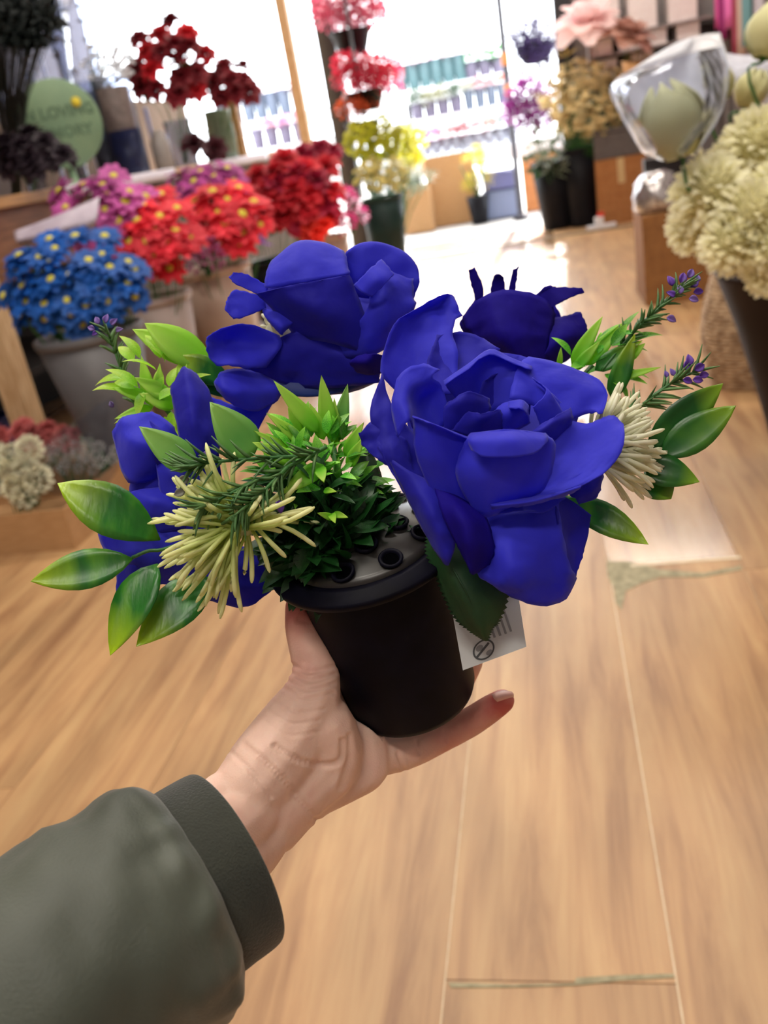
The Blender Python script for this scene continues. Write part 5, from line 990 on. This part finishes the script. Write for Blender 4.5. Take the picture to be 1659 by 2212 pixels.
for lab, px, c, z1 in (('bright pink length of fabric hanging on the wall rail', 1548, (226, 96, 170), 1.45), ('deep magenta length of fabric hanging on the wall rail', 1562, (150, 30, 110), 1.35), ('light pink length of fabric hanging on the wall rail', 1574, (224, 110, 180), 1.42), ('dark red length of fabric hanging on the wall rail', 1590, (140, 34, 62), 1.2), ('beige length of fabric hanging on the wall rail', 1602, (176, 146, 130), 1.2), ('teal length of fabric hanging on the wall rail', 1613, (84, 128, 132), 1.25), ('pale grey length of fabric hanging on the wall rail', 1640, (176, 168, 176), 1.2)):
    P = atX(px, 60, XR-.13); y = min(P[1], 8.95); t = thing('fabric_length', lab, 'fabric', (XR-.13, y, z1)); vs = []; n = 14; k = 10
    for i in range(k):
        for j in range(n): vs.append((.018*math.sin(j*1.5+i*.15), (j/(n-1)-.5)*.26, (2.415-z1)*i/(k-1)))
    link('cloth', mesh('cloth', vs, [(i*n+j, i*n+j+1, (i+1)*n+j+1, (i+1)*n+j) for i in range(k-1) for j in range(n-1)], mat('fabric_%d_%d_%d' % c, c, rough=.7, scale=6)), t, th=.002)

# ================================================================ BIG PLANTER WITH CREAM FLOWERS
PC = V(1790, 555, 2.42); PR = 236*2.42/F
t = thing('tall_planter', 'tall tapered dark brown planter holding the cream flowers', 'planter', (PC[0], PC[1], 0)); h = PC[2]; g = G()
g.lathe([(0, 0), (PR*.42, 0), (PR*.44, h*.02), (PR*.60, h*.35), (PR*.80, h*.72), (PR*.97, h*.97), (PR, h), (PR*.95, h), (PR*.78, h*.72), (PR*.4, h*.05), (0, h*.05)], 48, cap=False)
link('body', mesh('body', g.v, g.f, mat('dark_brown_planter', (30, 20, 18), (40, 28, 25), rough=.6, scale=5, spec=.2)), t)
g = G(); g.lathe([(0, h*.9), (PR*.90, h*.9)], 40, cap=False); link('soil', mesh('soil', g.v, g.f, mat('dark_soil', (24, 18, 16), rough=1)), t)
pf = np.array([PC[0], PC[1], h*.9])
M_POMC = mat('cream_pom_petal', (244, 240, 198), (250, 247, 218), rough=.6, scale=3, transl=.35, rand=.10)
ppm = []
for k in range(4):
    rs = random.Random(k); v, f, tt = petal_grid(.30, .19, rs.uniform(.2, .7), 4, 3, .2, 0, -.05); ppm.append(mesh('petal', v, f, M_POMC, tt))
core = G(); core.lathe([(0, -.62), (.4, -.5), (.62, -.1), (.5, .35), (0, .6)], 14, cap=False); coreM = mesh('core', core.v, core.f, mat('pom_core', (196, 188, 136), rough=.9))
def pom(t, px, py, R, d, seed, n=170):
    foot = base(t); P = V(px, py, d); s = R*d/F; rs = random.Random(seed); dirv = -FW+upv*.6+CX*rs.uniform(-.5, .3); q = Vector(dirv).to_track_quat('Z', 'Y').to_matrix()
    o = link('flower_head', coreM, t, P-foot, q, s)
    for k in range(n):
        z = 1-1.6*(k+.5)/n; a = k*2.39996+rs.uniform(-.15, .15); r = math.sqrt(max(0, 1-z*z)); dd_ = np.array([r*math.cos(a), r*math.sin(a), z])
        Rm = frame(dd_*.8+np.array([0, 0, .3]), dd_+np.array([.01, .02, .55])); M4 = np.eye(4); M4[:3, :3] = Rm*rs.uniform(.9, 1.15); M4[:3, 3] = dd_*.66
        c = bpy.data.objects.new('petal', ppm[k % 4]); COL.objects.link(c); c.parent = o; c.matrix_local = Matrix(M4.tolist())
    g = G(); g.tube([P-foot, (P-foot)*.5+np.array([0, 0, .03]), np.zeros(3)], .004, 5); link('stem', mesh('stem', g.v, g.f, M_STEM), t)
t = thing('chrysanthemum_bunch', 'cream chrysanthemum pompon heads crowding the rim of the dark planter', 'flowers', pf)
for i, a in enumerate(((1535, 425, 98, 2.05), (1640, 318, 94, 2.1), (1505, 492, 72, 2.12), (1618, 470, 92, 1.98), (1668, 540, 66, 1.95), (1575, 360, 62, 2.2), (1690, 410, 80, 2.0), (1580, 530, 76, 1.98), (1660, 590, 60, 2.0))): pom(t, *a, i+3)
for i in range(3): 
    P = V(1500+i*16, 340+6*i, 2.15); v, f, tt = leafgeo(1, .3, .6, .3, 5); R = frame(CY*.8+CX*(-.5+.4*i), -FW)
    link('leaf', mesh('leaf', [R @ np.array(q)*.05+P-pf for q in v], f, M_POMC, tt), t)
def tulip_me(m, seed=0, n=6):
    g = G(); rs = random.Random(seed)
    for k in range(n):
        inner = k % 2; vs = []; tt = []; a0 = 2*PI*k/n
        for i in range(8):
            s = i/7; rad = (.56 if inner else .64)*math.sin(PI*(.10+.82*s))**.75; z = -0.72+1.42*s; w = .95*math.sin(PI*min(1, .16+.70*s))**.55*(1-.2*s**6)
            for j in range(7):
                x = j/6*2-1; a = a0+x*w*(1.0-.55*s**5); rr = rad*(1+.03*abs(x)); vs.append((rr*math.cos(a), rr*math.sin(a), z-.10*abs(x)**2*s)); tt.append(s)
        g.add(vs, [(i*7+j, i*7+j+1, (i+1)*7+j+1, (i+1)*7+j) for i in range(7) for j in range(6)], tt)
    return g
M_TUL = mat('cream_tulip_petal', (216, 212, 150), (228, 224, 172), rough=.55, scale=2, stretch=(1, 1, .4), transl=.25, bump=.1, bscale=30, tip=(226, 226, 178))
def tulip(label, px, py, R, d, foot, tilt, seed, wrap=None):
    foot = np.array(foot); t = thing('tulip', label, 'flower', foot); P = V(px, py, d); s = R*d/F; g = tulip_me(M_TUL, seed); q = np.array(Vector(tilt).to_track_quat('Z', 'Y').to_matrix())
    n = len(g.v)//6
    for k in range(6):
        vv = [q @ np.array(x)*s+P-foot for x in g.v[k*n:(k+1)*n]]; link('petal', mesh('petal', vv, [(i*7+j, i*7+j+1, (i+1)*7+j+1, (i+1)*7+j) for i in range(7) for j in range(6)], M_TUL, g.t[:n]), t, th=.0008)
    b0 = P+q @ np.array([0, 0, -.75])*s; gg = G(); gg.tube(crom([b0-foot, b0-foot-np.array(tilt)*s*.8, np.zeros(3)], 10), .004, 6); link('stem', mesh('stem', gg.v, gg.f, M_STEM), t)
    for sg in (-1, 1):
        v, f, tt = leafgeo(1, .28, .3*sg, .4, 6); R_ = frame(q @ np.array([.35*sg, .1, 1]), -FW); link('leaf', mesh('leaf', [R_ @ np.array(x)*s*1.1+b0-q @ np.array([0, 0, .1])*s-foot for x in v], f, M_STEM, tt), t)
    return t
tt_ = tulip('large cream tulip head inside a clear cellophane sleeve', 1450, 258, 112, 2.0, pf+np.array([-.18, .05, 0]), tuple(-FW*.35+CY*1.0-CX*.45), 1)
tulip('cream tulip with green sepals behind the wrapped tulip', 1548, 180, 58, 2.2, pf+np.array([-.1, .1, 0]), tuple(-FW*.3+CY), 2)
tulip('cream tulip with browned edge standing over the pompon heads', 1625, 190, 56, 2.25, pf+np.array([0, .12, 0]), tuple(-FW*.5+CY+CX*.3), 3)
tulip('cream tulip rising highest above the dark planter', 1668, 62, 82, 2.0, pf+np.array([.05, .1, 0]), tuple(-FW*.3+CY+CX*.2), 4)
t = thing('cellophane_sleeve', 'clear cellophane sleeve around the large cream tulip head', 'wrapping', V(1450, 330, 2.02))
patch('sleeve', [[(1385,330,60),(1440,348,-70),(1505,330,60)],[(1335,240,60),(1370,250,-130),(1440,255,-200),(1520,250,-130),(1562,240,60)],[(1318,190,80),(1360,180,-110),(1435,170,-190),(1520,165,-120),(1575,160,80)],[(1330,175,100),(1380,150,-60),(1440,130,-140),(1510,110,-70),(1560,100,100)]], 2.0, M_CLEAR, t, 19, 15, 14, .0005, 3)
patch('sleeve', [[(1385,330,60),(1440,345,150),(1505,330,60)],[(1335,240,90),(1440,250,240),(1560,240,90)],[(1318,190,100),(1435,150,240),(1575,150,100)],[(1365,150,160),(1460,95,240),(1560,85,160)],[(1480,110,180),(1510,78,230),(1556,70,190)]], 2.0, M_GLARE, t, 19, 17, 20, .0005, 5)
t = thing('cellophane_sheet', 'crinkled clear plastic sheet behind the cream tulips', 'wrapping', V(1610, 180, 2.35))
patch('sheet', [[(1545,190,0),(1610,200,-30),(1700,190,0)],[(1555,140,-20),(1610,150,-60),(1700,140,-20)],[(1570,115,0),(1620,120,-20),(1700,118,0)]], 2.35, M_CLEARW, t, 17, 12, 26, .0005, 7)
# hessian sack / woven basket beside it
P = V(1572, 585, 3.25); t = thing('woven_basket', 'tall woven straw basket standing between the planter and the brown box', 'basket', (P[0]+.06, P[1], 0)); h = P[2]; g = G(); n = 40; rows = 30
for i in range(rows):
    z0 = h*i/rows; r = .10+.05*math.sin(PI*(i/rows)*.9+.3)
    g.tube([((r+.004*((i+j) % 2))*math.cos(2*PI*j/n), (r+.004*((i+j) % 2))*math.sin(2*PI*j/n), z0+.01+.004*math.sin(j*PI)) for j in range(n+1)], h/rows*.62, 5, False)
link('woven_wall', mesh('woven_wall', g.v, g.f, mat('straw', (150, 122, 94), (206, 180, 148), rough=.8, scale=30)), t)
g = G(); g.lathe([(0, .005), (.10, .005), (.10, .015), (0, .015)], 24); link('bottom', mesh('bottom', g.v, g.f, mat('straw', (142, 112, 84))), t)

# ================================================================ TRAY OF FLOWERS ON THE FLOOR
T0 = atZ(165, 1186); t = cardbox('low open cardboard tray of wrapped flowers on the floor', T0-np.array([0.95, 0, 0]), 0.95, 0.52, 0.15)
tb = T0+np.array([-.5, .2, .012])
CC_ = petm('cream_carnation', (216, 214, 186), 16, .25)
def intray(dx, dy): return T0+np.array([dx, dy, .012])
bunch('carnation_bunch', 'cream carnation heads spilling over the edge of the floor tray', 'flowers', (40, 1020), (58, 62), 3.05, 9, [puff_me(CC_, 20, 44), puff_me(CC_, 21, 44)], 34, intray(-.25, .12), seed=41, fol=14, rz=.05)
bunch('carnation_bunch', 'small white buds under clear wrap along the floor tray', 'flowers', (170, 985), (84, 36), 3.25, 22, [puff_me(petm('off_white', (206, 202, 186), 14), 22, 20)], 14, intray(-.12, .30), seed=42, fol=10, rz=.04)
bunch('leaf_bunch', 'pale green and white leaves at the far corner of the floor tray', 'plant', (212, 930), (38, 34), 3.4, 8, [puff_me(petm('mint_leaf', (150, 182, 150), 14), 23, 16)], 20, intray(-.06, .42), seed=43, fol=14, rz=.04)
bunch('foil_roses', 'pack of dusty red foil roses lying across the back of the floor tray', 'flowers', (70, 942), (120, 26), 3.4, 18, [rose_me(petm('dusty_red', (176, 84, 84), 26), 24)], 22, intray(-.4, .42), seed=44, part='rose_head', fol=0, rz=.03)
t = thing('cellophane_sheet', 'clear plastic wrap lying over the buds in the floor tray', 'wrapping', intray(-.2, .25)+np.array([0, 0, .12]))
patch('sheet', [[(70,1055,0),(140,1070,-20),(235,1045,0)],[(80,1000,-60),(170,1010,-80),(262,990,-40)],[(110,945,0),(180,930,-30),(258,900,0)],[(190,890,20),(215,872,0),(246,858,20)]], 3.2, M_CLEAR, t, 17, 15, 30, .0005, 9)

# ================================================================ STREET STALL BEYOND THE OPENING
M_STALL = mat('white_stall_board', (238, 238, 238), (244, 244, 244), rough=.6)
stall = thing('flower_stall', 'white stepped stall of shelves carrying rows of flower buckets outside', 'stall', (-2.2, 12.2, 0))
tiers = []
for (py, y) in ((186, 12.7), (252, 12.2), (338, 11.7)):
    z = atY(940, py, y)[2]; tiers.append((y, z)); g = G(); g.box((-4.2, y-.20-12.2, z-.03), (3.4, y+.22-12.2, z), .004); link('shelf_board', mesh('shelf_board', g.v, g.f, M_STALL, smooth=False), stall)
    g = G(); g.box((-4.2, y-.22-12.2, z-.17), (3.4, y-.20-12.2, z+.0), .004); link('fascia', mesh('fascia', g.v, g.f, M_STALL, smooth=False), stall)
for x in (-4.1, -1.9, .6, 3.2):
    for (y, z) in tiers: g = G(); g.box((x-.03, y-12.2-.03, 0), (x+.03, y-12.2+.03, z-.03), .003); link('leg', mesh('leg', g.v, g.f, M_BLACKMETAL, smooth=False), stall)
SB = {'teal': mat('teal_bucket', (66, 96, 100), (80, 112, 116), rough=.5), 'mauve': mat('mauve_bucket', (88, 80, 100), (102, 94, 114), rough=.5), 'slate': mat('slate_bucket', (80, 90, 108), (94, 104, 120), rough=.5), 'black': M_BKT_BLACK, 'ice': clear_mat('ice_bucket', milk=.25, gloss=.4)}
FC = {'pink': puff_me(petm('st_pink', (200, 44, 96), 10), 30, 22), 'red': puff_me(petm('st_red', (160, 22, 36), 12), 31, 22), 'green': puff_me(petm('st_green', (40, 70, 36), 16), 32, 22), 'lime': puff_me(petm('st_lime', (60, 150, 44), 16), 33, 22), 'cream': puff_me(petm('st_cream', (140, 138, 92), 16), 34, 22), 'orange': puff_me(petm('st_orange', (206, 80, 36), 12), 35, 22), 'magenta': puff_me(petm('st_magenta', (180, 30, 120), 12), 36, 22), 'yellow': puff_me(petm('st_yellow', (196, 176, 60), 16), 37, 22), 'violet': puff_me(petm('st_violet', (120, 50, 140), 14), 38, 22)}
bodies = {}
def stallpot(tier_i, px, bk, fcol, rpx=13, hpx=44, sz=13, n=5, where=''):
    y, z = tiers[tier_i]; P = atY(px, (186, 252, 338)[tier_i]-(px-940)*.155, y); d = depth(P); r = rpx*d/F; h = hpx*d/F
    t = thing('potted_flowers', '%s bucket of %s flowers on the %s shelf of the street stall' % (bk, fcol, ('top', 'middle', 'lowest')[tier_i]), 'bucket', (P[0], y, z), '%s buckets of %s flowers on the %s stall shelf' % (bk, fcol, ('top', 'middle', 'lowest')[tier_i]))
    key = (bk, rpx, hpx, tier_i)
    if key not in bodies:
        g = G(); g.lathe([(0, 0), (r*.84, 0), (r*.86, .01), (r, h), (r*.93, h), (r*.8, .02), (0, .02)], 18, cap=False); bodies[key] = mesh('body', g.v, g.f, SB[bk])
    link('body', bodies[key], t); rs = random.Random(int(px*7+tier_i))
    for k in range(n):
        a = 2*PI*k/n; q = (r*.75*math.cos(a)*(k > 0), r*.75*math.sin(a)*(k > 0), h+rs.uniform(.0, .7)*sz*d/F+(.5*sz*d/F if k == 0 else 0)); link('flower_head', FC[fcol], t, q, (rs.uniform(-.4, .4), rs.uniform(-.4, .4), rs.uniform(0, 6)), sz*d/F*rs.uniform(.8, 1.15))
for i, px in enumerate((486, 512, 540)): stallpot(0, px, 'slate', ('pink', 'red', 'pink')[i], 14, 50)
for i, px in enumerate((566, 592, 618, 646)): stallpot(0, px, 'slate', ('pink', 'red', 'pink', 'pink')[i], 14, 50)
for i, px in enumerate((872, 897, 922, 947, 972, 997)): stallpot(0, px, 'teal', ('red', 'pink', 'pink', 'magenta', 'red', 'pink')[i], 14, 52, 12)
for i, px in enumerate((1022, 1050, 1078)): stallpot(0, px, 'mauve', 'lime', 15, 34, 17, 6)
for i, px in enumerate((560, 590, 620, 650)): stallpot(1, px, 'mauve', ('violet', 'pink', 'magenta', 'pink')[i], 14, 40)
for i, px in enumerate((905, 932, 960, 988)): stallpot(1, px, 'mauve', ('green', 'cream', 'cream', 'green')[i], 14, 32, 16, 6)
for i, px in enumerate((1016, 1040, 1064, 1088)): stallpot(1, px, 'slate', ('cream', 'red', 'red', 'orange')[i], 12, 40, 12)
for i, px in enumerate((924, 946, 968, 990)): stallpot(2, px, 'ice', ('magenta', 'magenta', 'orange', 'red')[i], 12, 34, 14, 6)
for i, px in enumerate((1012, 1036, 1060, 1084, 1108)): stallpot(2, px, 'ice', ('red', 'red', 'orange', 'green', 'violet')[i], 13, 34, 14, 6)
for i, px in enumerate((575, 610, 645)): stallpot(2, px, 'slate', ('pink', 'magenta', 'pink')[i], 15, 40, 15)
P = zf(1052, 452); P = np.array([P[0], 10.6, 0]); t = thing('yellow_shrub', 'small yellow shrub in a black pot at the foot of the street stall', 'plant', P); g = G(); g.lathe([(0, 0), (.09, 0), (.13, .3), (.11, .3), (0, .25)], 20, cap=False); link('pot', mesh('pot', g.v, g.f, M_BKT_BLACK), t); rs = random.Random(6)
for k in range(16): link('flower_head', FC['yellow'], t, (rs.uniform(-.18, .18), rs.uniform(-.15, .15), rs.uniform(.36, .8)), (rs.uniform(-1, 1), rs.uniform(-1, 1), 0), .085)
g = G(); 
for k in range(8): g.tube([(0, 0, .25), (rs.uniform(-.15, .15), rs.uniform(-.12, .12), rs.uniform(.5, .75))], .006, 4)
link('branches', mesh('branches', g.v, g.f, M_STEM), t)['kind'] = 'stuff'
for lab, px, z0, w, h, m in (('blue grey plastic crate on the pavement below the street stall', 1078, 0.0, .42, .30, mat('crate_blue', (124, 136, 168), rough=.5)), ('violet blue plastic crate stacked on the blue grey crate', 1080, .31, .36, .2, mat('crate_violet', (100, 104, 150), rough=.5))):
    P = atY(px, 400, 10.9); t = thing('plastic_crate', lab, 'crate', (P[0], 10.9, z0))
    for (a, b) in (((-w/2, -.15, 0), (w/2, .15, .015)), ((-w/2, -.15, 0), (w/2, -.14, h)), ((-w/2, .14, 0), (w/2, .15, h)), ((-w/2, -.15, 0), (-w/2+.01, .15, h)), ((w/2-.01, -.15, 0), (w/2, .15, h))): g = G(); g.box(a, b, .002); link('panel', mesh('panel', g.v, g.f, m, smooth=False), t)
    g = G(); g.box((-w/2-.01, -.16, h-.03), (w/2+.01, -.148, h), .003); link('rim', mesh('rim', g.v, g.f, m, smooth=False), t)
P = atY(1098, 200, 10.4); t = thing('street_post', 'thin dark post standing on the pavement outside the opening', 'post', (P[0], 10.4, 0)); g = G(); g.lathe([(0, 0), (.09, 0), (.09, .02), (.035, .03), (.035, 3.4), (0, 3.41)], 14); link('shaft', mesh('shaft', g.v, g.f, mat('street_post', (44, 38, 46), rough=.5)), t)
for z in (1.55, 1.25): g = G(); g.lathe([(.037, 0), (.04, .01), (.04, .11), (.037, .12)], 14, (0, 0, z), cap=False); link('orange_band', mesh('orange_band', g.v, g.f, mat('orange_band', (206, 130, 70), rough=.6)), t)
